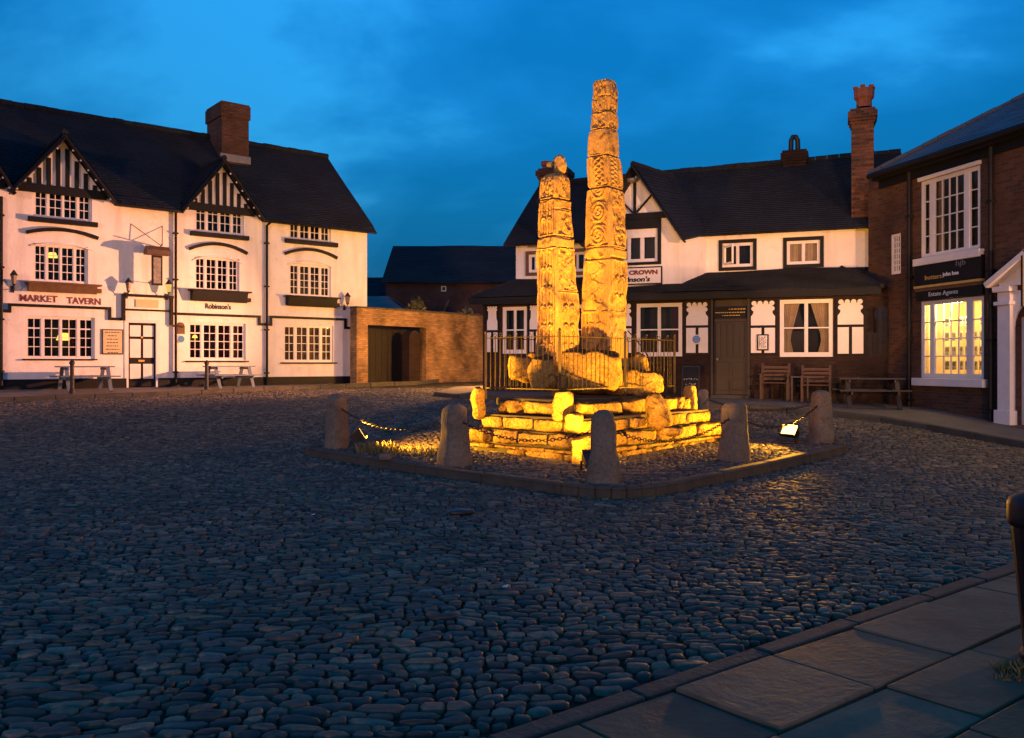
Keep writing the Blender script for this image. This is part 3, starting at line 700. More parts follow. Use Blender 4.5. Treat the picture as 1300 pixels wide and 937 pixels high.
# door with its hood frame
dr = MB(); dr.fbox(PUB, da0, da1, -.12, -.07, dz0 - .05, dz1); door = dr.build('front_door', M['black'], pub)
pn = MB(); W = da1 - da0; H = dz1 - dz0
for u0, u1 in ((.07, .46), (.55, .93)):
    for v0, v1 in ((.10, .34), (.44, .74), (.78, .96)): pn.fbox(PUB, da0 + W * u0, da0 + W * u1, -.07, -.055, dz0 + H * v0, dz0 + H * v1)
pn.build('door_panel', M['white'], door, bevel=.006)
pn = MB(); pn.fbox(PUB, da0 + W * .38, da0 + W * .6, -.07, -.05, dz0 + H * .375, dz0 + H * .405); pn.disc(PUB.p(da0 + W * .5, -.07, dz0 + H * .77), PUB.n, .035, .04); pn.build('letter_plate', M['gold'], door)
fr = MB(); fr.fbox(PUB, da0 - .12, da0, -.02, .02, dz0 - .1, dz1 + .1); fr.fbox(PUB, da1, da1 + .12, -.02, .02, dz0 - .1, dz1 + .1); fr.fbox(PUB, da0, da1, -.02, .02, dz1, dz1 + .1); fr.build('door_frame', M['white'], pub)
hd = MB(); h0, h1 = fa(154), fa(219); zt = PUB.z(186, 376); zm = PUB.z(186, 394)
hd.fbox(PUB, h0, h1, .0, .14, zt - .04, zt + .04); hd.fbox(PUB, h0 + .1, h1 - .1, 0, .06, zm - .03, zm + .03)
hd.fbox(PUB, h0, h0 + .1, 0, .1, PUB.z(186, 408), zt - .04); hd.fbox(PUB, h1 - .1, h1, 0, .1, PUB.z(186, 412), zt - .04); hd.build('door_hood', M['black'], pub)
fb = MB(); a0, a1 = fa(172), fa(201); z0, z1 = PUB.z(186, 390.5), PUB.z(186, 380.5); fb.fbox(PUB, a0, a1, 0, .03, z0, z1); n = fb.build('name_plate', M['cream'], pub, bevel=.004)
text_on('LICENSED PREMISES', PUB, (a0 + a1) / 2, .031, (z0 + z1) / 2, (a1 - a0) * .8, .05, M['black'], n) if False else None
# lettering
def serif_line(s, a0, a1, z, h, mt, parent, nm='sign_lettering', off=.004):
    text_on(s, PUB, (a0 + a1) / 2, .006, z, a1 - a0, h, mt, parent, nm, offset=off)
serif_line('MARKET', fa(25), fa(73), PUB.z(50, 379), .2, M['redpaint'], pub)
serif_line('TAVERN', fa(85), fa(128), PUB.z(106, 382.2), .2, M['redpaint'], pub)
text_on("Robinson's", PUB, fa(277), .006, PUB.z(277, 389), fa(293) - fa(260.5), .19, M['black'], pub, 'sign_lettering', offset=.005)
# notice board
nb = MB(); a0, a1 = fa(129), fa(156); z0, z1 = PUB.z(142, 450), PUB.z(142, 418); nb.fbox(PUB, a0, a1, 0, .035, z0, z1)
n = nb.build('notice_board', M['darkwood'], pub); nb = MB(); nb.fbox(PUB, a0 + .035, a1 - .035, .035, .042, z0 + .035, z1 - .035); nf = nb.build('notice_face', M['cream'], n)
nb = MB()
for k in range(7):
    zz = z1 - .1 - k * .105; w = (a1 - a0) * (.36, .22, .28, .26, .3, .32, .24)[k]; am = (a0 + a1) / 2; x = am - w
    while x < am + w: l = R.uniform(.03, .09); nb.fbox(PUB, x, min(x + l, am + w), .042, .045, zz - .012, zz + .012); x += l + .02
nb.build('notice_lines', M['black'], n)
# plaques between the bays
pl = MB(); am = fa(229.6); pl.fbox(PUB, fa(225), fa(234.3), 0, .03, PUB.z(229, 424), PUB.z(229, 413)); pl.disc(PUB.p(am, 0, PUB.z(229, 413)), PUB.n, .1, .03, 16); pl.build('wall_plaque', M['troughwood'], pub)
pl = MB(); pl.disc(PUB.p(am, 0, PUB.z(229.6, 430.5)), PUB.n, .13, .03, 28); p = pl.build('round_plaque', M['white'], pub)
pl = MB(); pl.disc(PUB.p(am, .03, PUB.z(229.6, 430.5)), PUB.n, .108, .006, 28); pl.build('plaque_face', M['bluesign'], p)
# downpipes
def pipe(fc, px, ytop, ybot, par, bend=None, r=.045, mt='black'):
    m = MB(); a = fc.a(px); z1, z0 = fc.z(px, ytop), fc.z(px, ybot); pts = [fc.p(a, .09, z0), fc.p(a, .09, z1)]
    if bend: pts += [fc.p(a + bend[0] * .5, .16, z1 + bend[1] * .5), fc.p(a + bend[0], .3, z1 + bend[1])]
    m.tube(pts, r, 8)
    z = z0 + .4
    while z < z1: m.fbox(fc, a - .075, a + .075, .0, .14, z, z + .05); z += 1.5
    return m.build('downpipe', M[mt], par)
pipe(PUB, 222, 268, 489, pub, (.42, .2)); pipe(PUB, 337.5, 287, 489, pub, (.15, .2)); pipe(PUB, 1, 250, 490, pub)
# lit lamps inside, seen through the panes
def shade(par, fc, a, d, z, r, h, nm='table_lamp'):
    m = MB(); m.lathe(fc.p(a, d, z), [(r, 0), (r * .62, h)], 18); w = m.build('lamp_shade', M['lamp_on'], par); return w
wins = [c for c in pub.children if c.name.startswith('window') and 'sill' not in c.name and 'arch' not in c.name]
shade(wins[2], PUB, fa(80, -.45), -.4, PUB.z(80, 432, -.4), .2, .22); shade(wins[1], PUB, fa(66, -.4), -.35, PUB.z(66, 327, -.35), .15, .15)
shade(wins[5], PUB, fa(247, -.16), -.135, PUB.z(247, 429, -.13), .09, .09)

# hanging sign (own thing)
sg = thing('hanging_pub_sign', 'dark framed picture sign under a small roof, hanging above the pub door', 'sign', tuple(PUB.p(fa(199), .5, 4.2)))
m = MB(); za, zb = PUB.z(199, 364), PUB.z(199, 327); a0, a1 = fa(192.5, .5), fa(206, .5); m.fbox(PUB, a0, a1, .47, .53, za, zb); m.build('sign_frame', M['black'], sg)
m = MB(); m.fbox(PUB, a0 + .05, a1 - .05, .53, .536, za + .06, zb - .06); m.build('sign_picture', M['wallsign'], sg)
m = MB(); r0, r1 = fa(184.5, .5), fa(214.5, .5); zr = PUB.z(199, 326); m.prism([PUB.p(r0, .3, zr), PUB.p(r0, .72, zr), PUB.p(r0, .66, zr + .14), PUB.p(r0, .5, zr + .27), PUB.p(r0, .34, zr + .14)], PUB.u * (r1 - r0)); m.build('sign_canopy', M['troughwood'], sg)
m = MB(); m.tube([PUB.p(fa(203), .0, zr + .3), PUB.p(fa(203, .6), .75, zr + .3)], .02, 6); m.tube([PUB.p(fa(166), .0, PUB.z(166, 284)), PUB.p(fa(203, .5), .5, zr + .32)], .012, 6); m.tube([PUB.p(fa(206), 0, zr + 1.0), PUB.p(fa(206, .5), .5, zr + .3)], .012, 6); m.tube([PUB.p(fa(188), 0, za + .1), PUB.p(a0, .5, za + .1)], .012, 6); m.build('bracket', M['blackiron'], sg)
# wall lanterns
def lantern(fc, px, py, label, lit=False, s=1.0):
    a, z = fc.a(px), fc.z(px, py); L = thing('wall_lantern', label, 'lantern', tuple(fc.p(a, 0, z)), 'lanterns on the pub wall')
    c = fc.p(a, .26, z)
    m = MB(); m.lathe(c, [(.055, -.17), (.1, .08)], 6); m.build('lantern_glass', M['lamp_dim'] if lit else M['pic'], L)
    m = MB(); m.lathe(c, [(.03, -.21), (.065, -.17)], 6); m.lathe(c, [(.125, .08), (.05, .19), (.015, .24)], 6); m.build('lantern_cap', M['blackiron'], L)
    m = MB(); m.tube([fc.p(a, 0, z - .3), fc.p(a, .16, z - .34), c + V((0, 0, -.2))], .014, 6); m.fbox(fc, a - .05, a + .05, 0, .02, z - .4, z - .2); m.build('bracket', M['blackiron'], L)
    return L
lantern(PUB, 15.5, 354, 'unlit wall lantern left of the red lettering')
lantern(PUB, 160, 363, 'unlit wall lantern between the red lettering and the hanging pub sign')
lantern(PUB, 211, 365, 'wall lantern with a faint glow to the right of the hanging pub sign', True)
lantern(PUB, 437, 380, 'unlit wall lantern near the right end of the white pub')
# ================================================================== THE CROWN (right pub)
crn = thing('timber_trimmed_pub', 'white upper walls over a low brick ground floor with ornamental panels, timbered gable pub', 'building', (5.0, 24.5, .7))
ca, cz = CRW.a, CRW.z
US = -1.15                                     # upper wall is set back
aL, aR = ca(613), ca(1100)
GZ = 3.42
# ground floor wall with openings
gw = [(638, 389.5, 669, 449), (808, 385, 866, 452.5), (990, 380, 1057.5, 453)]
gops = []
for x0, y0, x1, y1 in gw:
    m = (x0 + x1) / 2; gops.append((ca(x0), ca(x1), cz(m, y1), cz(m, y0)))
mid = (700, 387, 757, 451); m_ = (mid[0] + mid[2]) / 2; gops.append((ca(mid[0]), ca(mid[2]), cz(m_, mid[3]), cz(m_, mid[1])))
dA0, dA1, dZ0, dZ1 = ca(906), ca(948.5), .73, cz(927, 380)
mb = MB(); wall(mb, CRW, aL, aR, .2, GZ, gops + [(dA0, dA1, .1, dZ1)], th=.22)
# left return, right splay
lr = CRW.p(aL, 0, 0) ; bk = -7.4
for q0, q1, z1 in ((CRW.p(aL, 0, 0), CRW.p(aL, US, 0), GZ),):
    mb.quad(V((q1.x, q1.y, .2)), V((q0.x, q0.y, .2)), V((q0.x, q0.y, z1)), V((q1.x, q1.y, z1)))
s0, s1 = CRW.p(aR, 0, 0), CRW.p(aR + .52, -.1, 0)
mb.quad(V((s0.x, s0.y, .2)), V((s1.x, s1.y, .2)), V((s1.x, s1.y, GZ)), V((s0.x, s0.y, GZ)))
mb.build('ground_floor_wall', M['brick_crown'], crn)
# upper wall
uL, uR = ca(655, US), ca(1128, US) + .2; UE = 5.33
def uspan(x0, y0, x1, y1, d=US):
    m = (x0 + x1) / 2; return ca(x0, d), ca(x1, d), cz(m, y1, d), cz(m, y0, d)
uw = [uspan(917, 308.5, 956, 339), uspan(999, 305.5, 1041, 335.5), uspan(671.5, 323, 688, 346), uspan(722, 320, 744, 345)]
mb = MB(); wall(mb, CRW, uL, uR, 3.3, UE + .08, uw, d=US, th=.18)
mb.quad(CRW.p(uL, bk, .3), CRW.p(uL, US, .3), CRW.p(uL, US, UE), CRW.p(uL, bk, UE)); mb.poly([CRW.p(uL, bk, UE), CRW.p(uL, US, UE), CRW.p(uL, (bk + US) / 2, 7.9)])
mb.quad(CRW.p(uL, bk, .3), CRW.p(uL, bk, UE), CRW.p(uR, bk, UE), CRW.p(uR, bk, .3))
# gable wing: front plane GD out of the ground-floor plane, splayed right cheek
GD = -.12
g0, g1 = ca(748, GD), ca(865, GD); gap = ca(806, GD); gz = cz(806, 214, GD)
gwin = (ca(791, GD) - .62, ca(835, GD), cz(812, 333, GD), cz(812, 291, GD))
mb.build('upper_wall', M['render'], crn)
mb = MB(); GE = 5.15
wall(mb, CRW, g0, g1, 3.3, GE, [gwin], d=GD, th=.18)
mb.poly([CRW.p(g0, GD, GE), CRW.p(g1, GD, GE), CRW.p(gap, GD, gz - .1)])
c0, c1 = CRW.p(g1, GD, 0), CRW.p(ca(897, US), US, 0)
mb.quad(V((c0.x, c0.y, 3.3)), V((c1.x, c1.y, 3.3)), V((c1.x, c1.y, UE + .1)), V((c0.x, c0.y, GE + .25)))
b0, b1 = CRW.p(g0, GD, 0), CRW.p(g0 - .3, US, 0)
mb.quad(V((b1.x, b1.y, 3.3)), V((b0.x, b0.y, 3.3)), V((b0.x, b0.y, GE)), V((b1.x, b1.y, UE)))
mb.build('gable_wall', M['render'], crn)
# lean-to roof
lt = MB(); eo = .42; ez, tz = 3.55, cz(970, 343, US)
e0, e1 = CRW.p(aL - .3, eo, ez), CRW.p(aR + .35, eo, ez)
tiles(lt, e0, e1, CRW.p(ca(1068, US), US + .02, tz), CRW.p(ca(657, US), US + .02, tz), course=.11)
tiles(lt, e1, CRW.p(aR + .75, US, ez + .05), CRW.p(aR + .2, US, tz - .02), CRW.p(ca(1068, US), US, tz))
tiles(lt, CRW.p(aL - .3, US, ez), e0, CRW.p(ca(657, US), US, tz), CRW.p(ca(657, US) - .02, US, tz))
ridge(lt, e1, CRW.p(ca(1068, US), US, tz), .06)
lt.build('lean_to_roof', M['tiles'], crn)
# fascia and soffit
fm = MB(); fm.fbox(CRW, aL - .28, aR + .33, .3, .4, ez - .2, ez - .06); fm.fbox(CRW, aL - .28, aR + .33, -.02, .3, ez - .12, ez - .085)
fm.fbox(CRW, aL, aR, .004, .06, cz(800, 384) + .02, ez - .13)
fm.build('fascia', M['black'], crn)
# main roof
rf = MB(); ro = US + .32; rr = (US + bk) / 2
def rzl(px): return 7.9
el, er = uL - .3, uR + .3
tiles(rf, CRW.p(el, ro, UE - .08), CRW.p(er, ro, UE - .08), CRW.p(er, rr, 7.9), CRW.p(el, rr, 7.75), course=.115)
tiles(rf, CRW.p(el, bk - .3, UE - .08), CRW.p(er, bk - .3, UE - .08), CRW.p(er, rr, 7.9), CRW.p(el, rr, 7.75), course=.5)
ridge(rf, CRW.p(el, rr, 7.77), CRW.p(er, rr, 7.92), .1)
# gable roof (its ridge runs back to the right)
of = .3; ap = CRW.p(gap, GD + of, gz + .08); rb_ = V((4.75, 25.55, gz + .02))
rgt = CRW.p(g1 + .12, GD + of, 5.0); vr = CRW.p(ca(899, US), US + .1, 5.3)
lft = CRW.p(2 * gap - g1 - .12, GD + of, 5.0); vl = CRW.p(2 * gap - g1 - .6, US + .1, 5.2)
tiles(rf, rgt, vr, rb_, ap, seg=.4); tiles(rf, lft, vl, rb_, ap, seg=.4)
ridge(rf, ap, rb_, .08)
rf.build('roof', M['tiles'], crn)
# gable timber
tb = MB(); zt = cz(812, 275, GD)
tb.fbox(CRW, ca(770, GD) - .15, ca(850, GD), GD + .004, GD + .07, zt - .08, zt + .09)
tb.fbox(CRW, ca(806, GD) - .04, ca(806, GD) + .04, GD + .004, GD + .05, zt + .09, gz - .3)
for sx in (-1, 1): 
    p = CRW.p(gap + sx * .06, GD + .03, zt + .12); q = CRW.p(gap + sx * .52, GD + .03, zt + .62); tb.bar(p, q, .05, .08, up=tuple(CRW.n))
    tb.bar(CRW.p(gap, GD + of - .02, gz + .0), CRW.p(gap + sx * (g1 - gap + .14), GD + of - .02, 4.93), .05, .25, up=tuple(CRW.n))
tb.fbox(CRW, gwin[0] - .1, gwin[1] + .1, GD + .004, GD + .05, gwin[3], zt - .08)
tb.fbox(CRW, gwin[1], gwin[1] + .1, GD + .004, GD + .05, gwin[2] - .08, gwin[3]); tb.fbox(CRW, gwin[0] - .1, gwin[0], GD + .004, GD + .05, gwin[2] - .08, gwin[3])
tb.fbox(CRW, gwin[0], gwin[1], GD + .004, GD + .05, gwin[2] - .08, gwin[2])
tb.build('gable_timbers', M['black'], crn, bevel=.004)
fn = MB(); fn.lathe(CRW.p(gap - .05, GD + .1, gz - .42), [(.06, 0), (.16, .04), (.17, .1), (.08, .14)], 12); fn.build('gable_lamp', M['lead'], crn)
window(crn, CRW, *gwin, [(0, .22, 1, 1), (.25, .47, 1, 1), (.5, .72, 1, 1), (.76, 1, 1, 1)], d=GD - .03, fr=.06, room='room', curtain=[('greycurtain', 0, 1, 0)])
# black surrounds + casements upstairs
for i, q in enumerate(uw):
    s = MB(); w = .1; a0, a1, z0, z1 = q
    for b in ((a0 - w, a0, z0 - w, z1 + w), (a1, a1 + w, z0 - w, z1 + w), (a0, a1, z1, z1 + w), (a0, a1, z0 - w, z0)): s.fbox(CRW, b[0], b[1], US + .004, US + .04, b[2], b[3])
    s.build('window_surround', M['black'] if i < 2 else M['troughwood'], crn)
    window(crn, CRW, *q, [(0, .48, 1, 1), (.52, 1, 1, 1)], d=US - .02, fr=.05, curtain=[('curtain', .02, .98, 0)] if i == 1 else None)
oc = MB(); q = uw[0]; hp = CRW.p(q[0] + .07, US - .02, 0); dirn = (CRW.u * .25 + CRW.n * .35)
for z0, z1 in ((q[2] + .07, q[2] + .13), (q[3] - .13, q[3] - .07)): oc.bar(hp + V((0, 0, (z0 + z1) / 2)), hp + dirn + V((0, 0, (z0 + z1) / 2)), .04, .06)
for t in (0, 1): oc.bar(hp + dirn * t + V((0, 0, q[2] + .07)), hp + dirn * t + V((0, 0, q[3] - .07)), .04, .05)
oc.build('open_casement', M['white'], crn)
# ground floor windows
for k, q in enumerate(gops):
    cur = [('curtain', 0, .36, 1), ('curtain', .58, 1, -1)] if k == 2 else [('greycurtain', 0, .1, 0), ('redcurtain', .8, 1, 0)]
    window(crn, CRW, *q, [(0, .485, 1, 2), (.515, 1, 1, 2)], d=-.02, fr=.075, bar=.035, curtain=cur)
# ornamental panels
def cpanel(x0, x1, yt, yb, ymid):
    a0, a1 = ca(x0), ca(x1); m = (x0 + x1) / 2; zt, zb, zm = cz(m, yt), cz(m, yb), cz(m, ymid); w = a1 - a0
    bk_ = MB(); bk_.fbox(CRW, a0 - .05, a1 + .05, .004, .03, zb - .05, zt + .05); o = bk_.build('ornamental_panel', M['black'], crn)
    wh = MB(); d0, d1 = .03, .042
    wh.fbox(CRW, a0, (a0 + a1) / 2 - .04, d0, d1, zb, zm - .05); wh.fbox(CRW, (a0 + a1) / 2 + .04, a1, d0, d1, zb, zm - .05)
    h = zt - zm; r = w * .105
    wh.prism([CRW.p(a0, d0, zm + .02), CRW.p(a1, d0, zm + .02), CRW.p(a1, d0, zm + h * .38), CRW.p(a1 - w * .1, d0, zm + h * .5), CRW.p(a1 - w * .13, d0, zt - r * 1.4), CRW.p(a0 + w * .13, d0, zt - r * 1.4), CRW.p(a0 + w * .1, d0, zm + h * .5), CRW.p(a0, d0, zm + h * .38)], CRW.n * .012)
    for i in range(4): wh.disc(CRW.p(a0 + w * (.13 + .247 * i), d0 + .001 + .0005 * i, zt - r), CRW.n, r, .012, 16)
    for i, x in enumerate((.12, .88)): wh.disc(CRW.p(a0 + w * x, d0 + .003 + .0005 * i, zt - r * 3.2), CRW.n, r, .012, 16)
    wh.build('panel_face', M['white'], o); return o
for q in ((619, 632, 389, 447, 420), (673, 686, 388, 447, 419), (775, 802, 386, 448, 415), (871.5, 899, 384, 448, 414), (953.5, 984, 382, 448, 414), (1063.5, 1096, 380, 449, 413)): cpanel(*q)
# door
dm = MB(); dm.fbox(CRW, dA0, dA1, -.16, -.1, dZ0 - .05, dZ1); door = dm.build('front_door', M['doorwood'], crn)
dm = MB(); W = dA1 - dA0; zl = cz(927, 407)
for k in range(5): dm.fbox(CRW, dA0 + W * (.06 + .18 * k), dA0 + W * (.2 + .18 * k), -.1, -.085, dZ0 + 1.05, zl - .08)
dm.fbox(CRW, dA0 + .06, dA0 + W / 2 - .04, -.1, -.085, dZ0 + .15, dZ0 + .92); dm.fbox(CRW, dA0 + W / 2 + .04, dA1 - .06, -.1, -.085, dZ0 + .15, dZ0 + .92); dm.fbox(CRW, dA0, dA1, -.1, -.06, zl - .03, zl + .05)
dm.build('door_panel', M['doorwood'], door, bevel=.006)
dm = MB(); dm.disc(CRW.p(dA0 + .1, -.085, dZ0 + 1.0), CRW.n, .035, .07, 12); dm.build('door_knob', M['lead'], door)
fb = MB(); fb.fbox(CRW, dA0 + .02, dA1 - .02, -.1, -.03, zl + .07, zl + .38); bo = fb.build('name_board', M['black'], crn)
for k, (zz, f0, f1) in enumerate(((.31, .45, .93), (.22, .05, .95), (.14, .25, .8))):
    x = dA0 + W * f0; fb = MB()
    while x < dA0 + W * f1: l = R.uniform(.03, .08); fb.fbox(CRW, x, x + l, -.03, -.026, zl + zz - .012, zl + zz + .012); x += l + .018
    fb.build('faded_gold_line', M['gold'], bo)
fb = MB(); 
for a in (dA0 - .07, dA1 + .01): fb.fbox(CRW, a, a + .06, .004, .05, dZ0, dZ1 + .05)
fb.build('door_post', M['darkwood'], crn)
fb = MB(); fb.fbox(CRW, dA0 - .05, dA1 + .05, -.1, .32, .6, .77); fb.build('doorstep', M['kerb'], crn, bevel=.015)
# blue plaque and poster case
p_ = MB(); zc = cz(884.5, 431); p_.disc(CRW.p(ca(884.5), .05, zc), CRW.n, .13, .02, 28); pq = p_.build('round_plaque', M['white'], crn)
p_ = MB(); p_.disc(CRW.p(ca(884.5), .07, zc), CRW.n, .108, .006, 28); p_.build('plaque_face', M['bluesign'], pq)
p_ = MB(); a0, a1, z0, z1 = ca(961.5), ca(976), cz(968, 445), cz(968, 424.5); p_.fbox(CRW, a0, a1, .05, .09, z0, z1); pc = p_.build('poster_case', M['black'], crn)
p_ = MB(); p_.fbox(CRW, a0 + .035, a1 - .035, .09, .094, z0 + .035, z1 - .035); p_.build('poster', M['chalk'], pc)
p_ = MB()
for k in range(9): 
    zz = z0 + .06 + k * .035; x = a0 + .05
    while x < a1 - .08: l = R.uniform(.015, .05); p_.fbox(CRW, x, x + l, .094, .097, zz, zz + .016 + R.uniform(0, .012)); x += l + R.uniform(.01, .03)
p_.build('poster_print', M['pic'], pc)
# rafter feet
a = ca(900, US)
while a < uR: rb = MB(); rb.fbox(CRW, a, a + .07, US, US + .26, UE - .1, UE - .02); rb.build('eaves_bracket', M['black'], crn); a += .42
a = uL
while a < ca(745, US): rb = MB(); rb.fbox(CRW, a, a + .07, US, US + .26, UE - .1, UE - .02); rb.build('eaves_bracket', M['black'], crn); a += .42
# sign
sgn = thing('lettered_sign_board', 'black framed white board with red and black lettering below the gable window', 'sign', tuple(CRW.p(ca(806, GD), GD, 3.9)))
sa0, sa1 = ca(841, GD) - 2 * (ca(841, GD) - ca(806, GD)) - .05, ca(841, GD); z0, z1 = cz(815, 361.5, GD), cz(815, 339, GD)
m = MB(); m.fbox(CRW, sa0, sa1, GD + .002, GD + .05, z0, z1); m.build('sign_frame', M['black'], sgn)
m = MB(); m.fbox(CRW, sa0 + .035, sa1 - .035, GD + .05, GD + .056, z0 + .035, z1 - .035); m.build('sign_face', M['white'], sgn)
text_on('THE', CRW, ca(783, GD), GD + .056, cz(783, 346, GD), .3, .13, M['redpaint'], sgn, 'sign_lettering', offset=.008)
text_on('CROWN', CRW, ca(817, GD), GD + .056, cz(817, 346, GD), ca(835.5, GD) - ca(799, GD), .13, M['redpaint'], sgn, 'sign_lettering', offset=.008)
text_on("Robinson's", CRW, ca(803, GD), GD + .056, cz(803, 355, GD), ca(826.5, GD) - ca(781, GD), .15, M['black'], sgn, 'sign_lettering', offset=.006, slant=.2)
# chimneys of the Crown
def chimney(name, a0, a1, d0, d1, z0, z1, cap=.09, mt='brick_ch'):
    c = MB(); c.fbox(CRW, a0, a1, d0, d1, z0, z1 - .42)
    for k in range(3): e = cap * (k + 1) / 3; c.fbox(CRW, a0 - e, a1 + e, d0 - e, d1 + e, z1 - .42 + k * .08, z1 - .34 + k * .08)
    c.fbox(CRW, a0 - cap, a1 + cap, d0 - cap, d1 + cap, z1 - .18, z1 - .08); c.fbox(CRW, a0 - cap * .4, a1 + cap * .4, d0 - cap * .4, d1 + cap * .4, z1 - .08, z1)
    return c.build(name, M[mt], crn, bevel=.012)
k0 = -1.25
bc = chimney('tall_chimney', ca(1081, k0), ca(1109.5, k0), k0 - .62, k0, 5.0, cz(1095, 137, k0))
pm = MB(); cc = CRW.p(ca(1097, k0 - .3), k0 - .3, cz(1097, 137, k0 - .3))
pm.lathe(cc, [(.2, 0), (.2, .2), (.26, .26), (.27, .5), (.2, .5), (.2, .4)], 12)
for k in range(6): 
    an = k * math.pi / 3; pm.box(tuple(cc + V((.235 * math.cos(an) - .05, .235 * math.sin(an) - .05, .5))), tuple(cc + V((.235 * math.cos(an) + .05, .235 * math.sin(an) + .05, .57))))
pm.build('chimney_pot', M['pot'], bc)
k1 = rr + .25
mc = chimney('ridge_chimney', ca(994, k1), ca(1023, k1), k1 - .5, k1, 7.5, cz(1008, 190, k1), .07, 'brick_crown')
pm = MB(); cc = CRW.p(ca(1008.5, k1 - .25), k1 - .25, cz(1008, 190, k1)); pm.tube([cc + V((-.11, 0, -.05)), cc + V((-.1, 0, .35)), cc + V((-.04, 0, .46)), cc + V((.04, 0, .46)), cc + V((.1, 0, .35)), cc + V((.11, 0, -.05))], .075, 10); pm.build('chimney_pot', M['blackiron'], mc)
k2 = rr - .2
lc = chimney('left_chimney', ca(685, k2), ca(718, k2), k2 - .6, k2, 6.5, cz(700, 213, k2), .12, 'brick')
for k, px in enumerate((693, 711)):
    pm = MB(); pm.lathe(CRW.p(ca(px, k2 - .3), k2 - .3, cz(700, 213, k2)), [(.15, 0), (.12, .12), (.17, .16), (.17, .3)], 10); pm.build('chimney_pot', M['pot'], lc)
# black downpipe at the right end
m = MB(); a = ca(1113, US); zt, zb = cz(1113, 290, US), cz(1113, 338, US); m.tube([CRW.p(a, US + .1, zt), CRW.p(a, US + .1, zb), CRW.p(a + .1, US + .12, zb - .12), CRW.p(a + .45, US + .16, zb - .25)], .045, 8); m.build('downpipe', M['black'], crn)
m = MB(); 
for k in range(4): 
    t0, t1 = (.06 + k * .235), (.25 + k * .235); p, q = s0.lerp(s1, t0), s0.lerp(s1, t1); nn = V((-.2, -1, 0)).normalized() * .015
    m.prism([V((p.x, p.y, 1.75)) + nn, V((q.x, q.y, 1.75)) + nn, V((q.x, q.y, 3.05)) + nn, V((p.x, p.y, 3.05)) + nn], -nn)
m.build('side_window', M['glass'], crn)

# ================================================================== ESTATE AGENTS
est = thing('brick_shop', 'dark brick shop with tall white sash window above a brightly lit display window', 'building', tuple(EST.p(0, 0, .2)))
ea, ez_ = EST.a, EST.z
E0, E1 = ea(1118), 9.5
def espan(x0, x1, zt, zb): return (ea(x0), ea(x1), zb, zt)
up = espan(1169, 1244.5, 6.0, 4.13); lw = espan(1169, 1249, 3.1, 1.26)
lead = espan(1131, 1143.5, ez_(1137, 297), ez_(1137, 348))
dr_ = (ea(1290), ea(1290) + 1.15, .2, 2.6)
mb = MB(); wall(mb, EST, E0 - .5, E1, -.3, 6.5, [up, lw, lead, dr_], th=.22)
mb.quad(EST.p(E0 - .5, -8, 0), EST.p(E0 - .5, 0, 0), EST.p(E0 - .5, 0, 6.5), EST.p(E0 - .5, -8, 6.5)); mb.quad(EST.p(E1, 0, -.3), EST.p(E1, -8, -.3), EST.p(E1, -8, 6.5), EST.p(E1, 0, 6.5)); mb.quad(EST.p(E0 - 1.2, -8, 0), EST.p(E0 - 1.2, -8, 6.5), EST.p(E1, -8, 6.5), EST.p(E1, -8, -.3))
mb.build('wall', M['brick'], est)
rf = MB(); tiles(rf, EST.p(E0 - .1, .3, 6.48), EST.p(E1 + .3, .3, 6.48), EST.p(E1 - 3, -4.2, 9.1), EST.p(E0 + 3.6, -4.2, 9.1), course=.22, lift=.012)
tiles(rf, EST.p(E0 - .1, -8.3, 6.48), EST.p(E0 - .1, .3, 6.48), EST.p(E0 + 3.6, -4.2, 9.1), EST.p(E0 + 3.55, -4.25, 9.1), course=.22, lift=.012)
tiles(rf, EST.p(E0 - .1, -8.6, 6.48), EST.p(E1 + .3, -8.6, 6.48), EST.p(E1 - 3, -4.2, 9.1), EST.p(E0 + 3.6, -4.2, 9.1), course=.5)
ridge(rf, EST.p(E0 - .1, .3, 6.5), EST.p(E0 + 3.6, -4.2, 9.12), .08)
rf.build('roof', M['slate'], est)
gm = MB(); gm.tube([EST.p(E0, .36, 6.42), EST.p(E1, .36, 6.42)], .07, 8); gm.fbox(EST, E0, E1, .0, .27, 6.3, 6.38); gm.fbox(EST, E0, E1, .0, .06, 6.12, 6.3); gm.build('gutter', M['black'], est)
pipe(EST, 1158, 205, 530, est, r=.055); pipe(EST, 1262, 182, 545, est, r=.055)
def sash(q, rows, lower):
    window(est, EST, *q, [(0, .13, 1, rows), (.2, .76, 4, rows), (.84, 1, 1, rows)], d=-.02, fr=.07, bar=.026, room='warmwall' if lower else 'room', depth=1.3 if lower else .5,
           curtain=None if lower else [('curtain', 0, .3, 0), ('greycurtain', .3, 1, 0)])
sash(up, 4, 0); sash(lw, 4, 1)
window(est, EST, *lead, [(0, 1, 3, 6)], d=-.02, fr=.04, bar=.03)
sm = MB(); sm.fbox(EST, up[0] - .12, up[1] + .12, 0, .14, up[2] - .17, up[2]); sm.build('window_sill', M['white'], est, bevel=.01); sm = MB(); sm.fbox(EST, up[0] - .04, up[1] + .04, 0, .07, up[3], up[3] + .09); sm.build('window_head', M['white'], est, bevel=.01)
sm = MB(); sm.fbox(EST, lw[0] - .14, lw[1] + .14, 0, .16, lw[2] - .18, lw[2]); sm.build('window_sill', M['white'], est, bevel=.01)
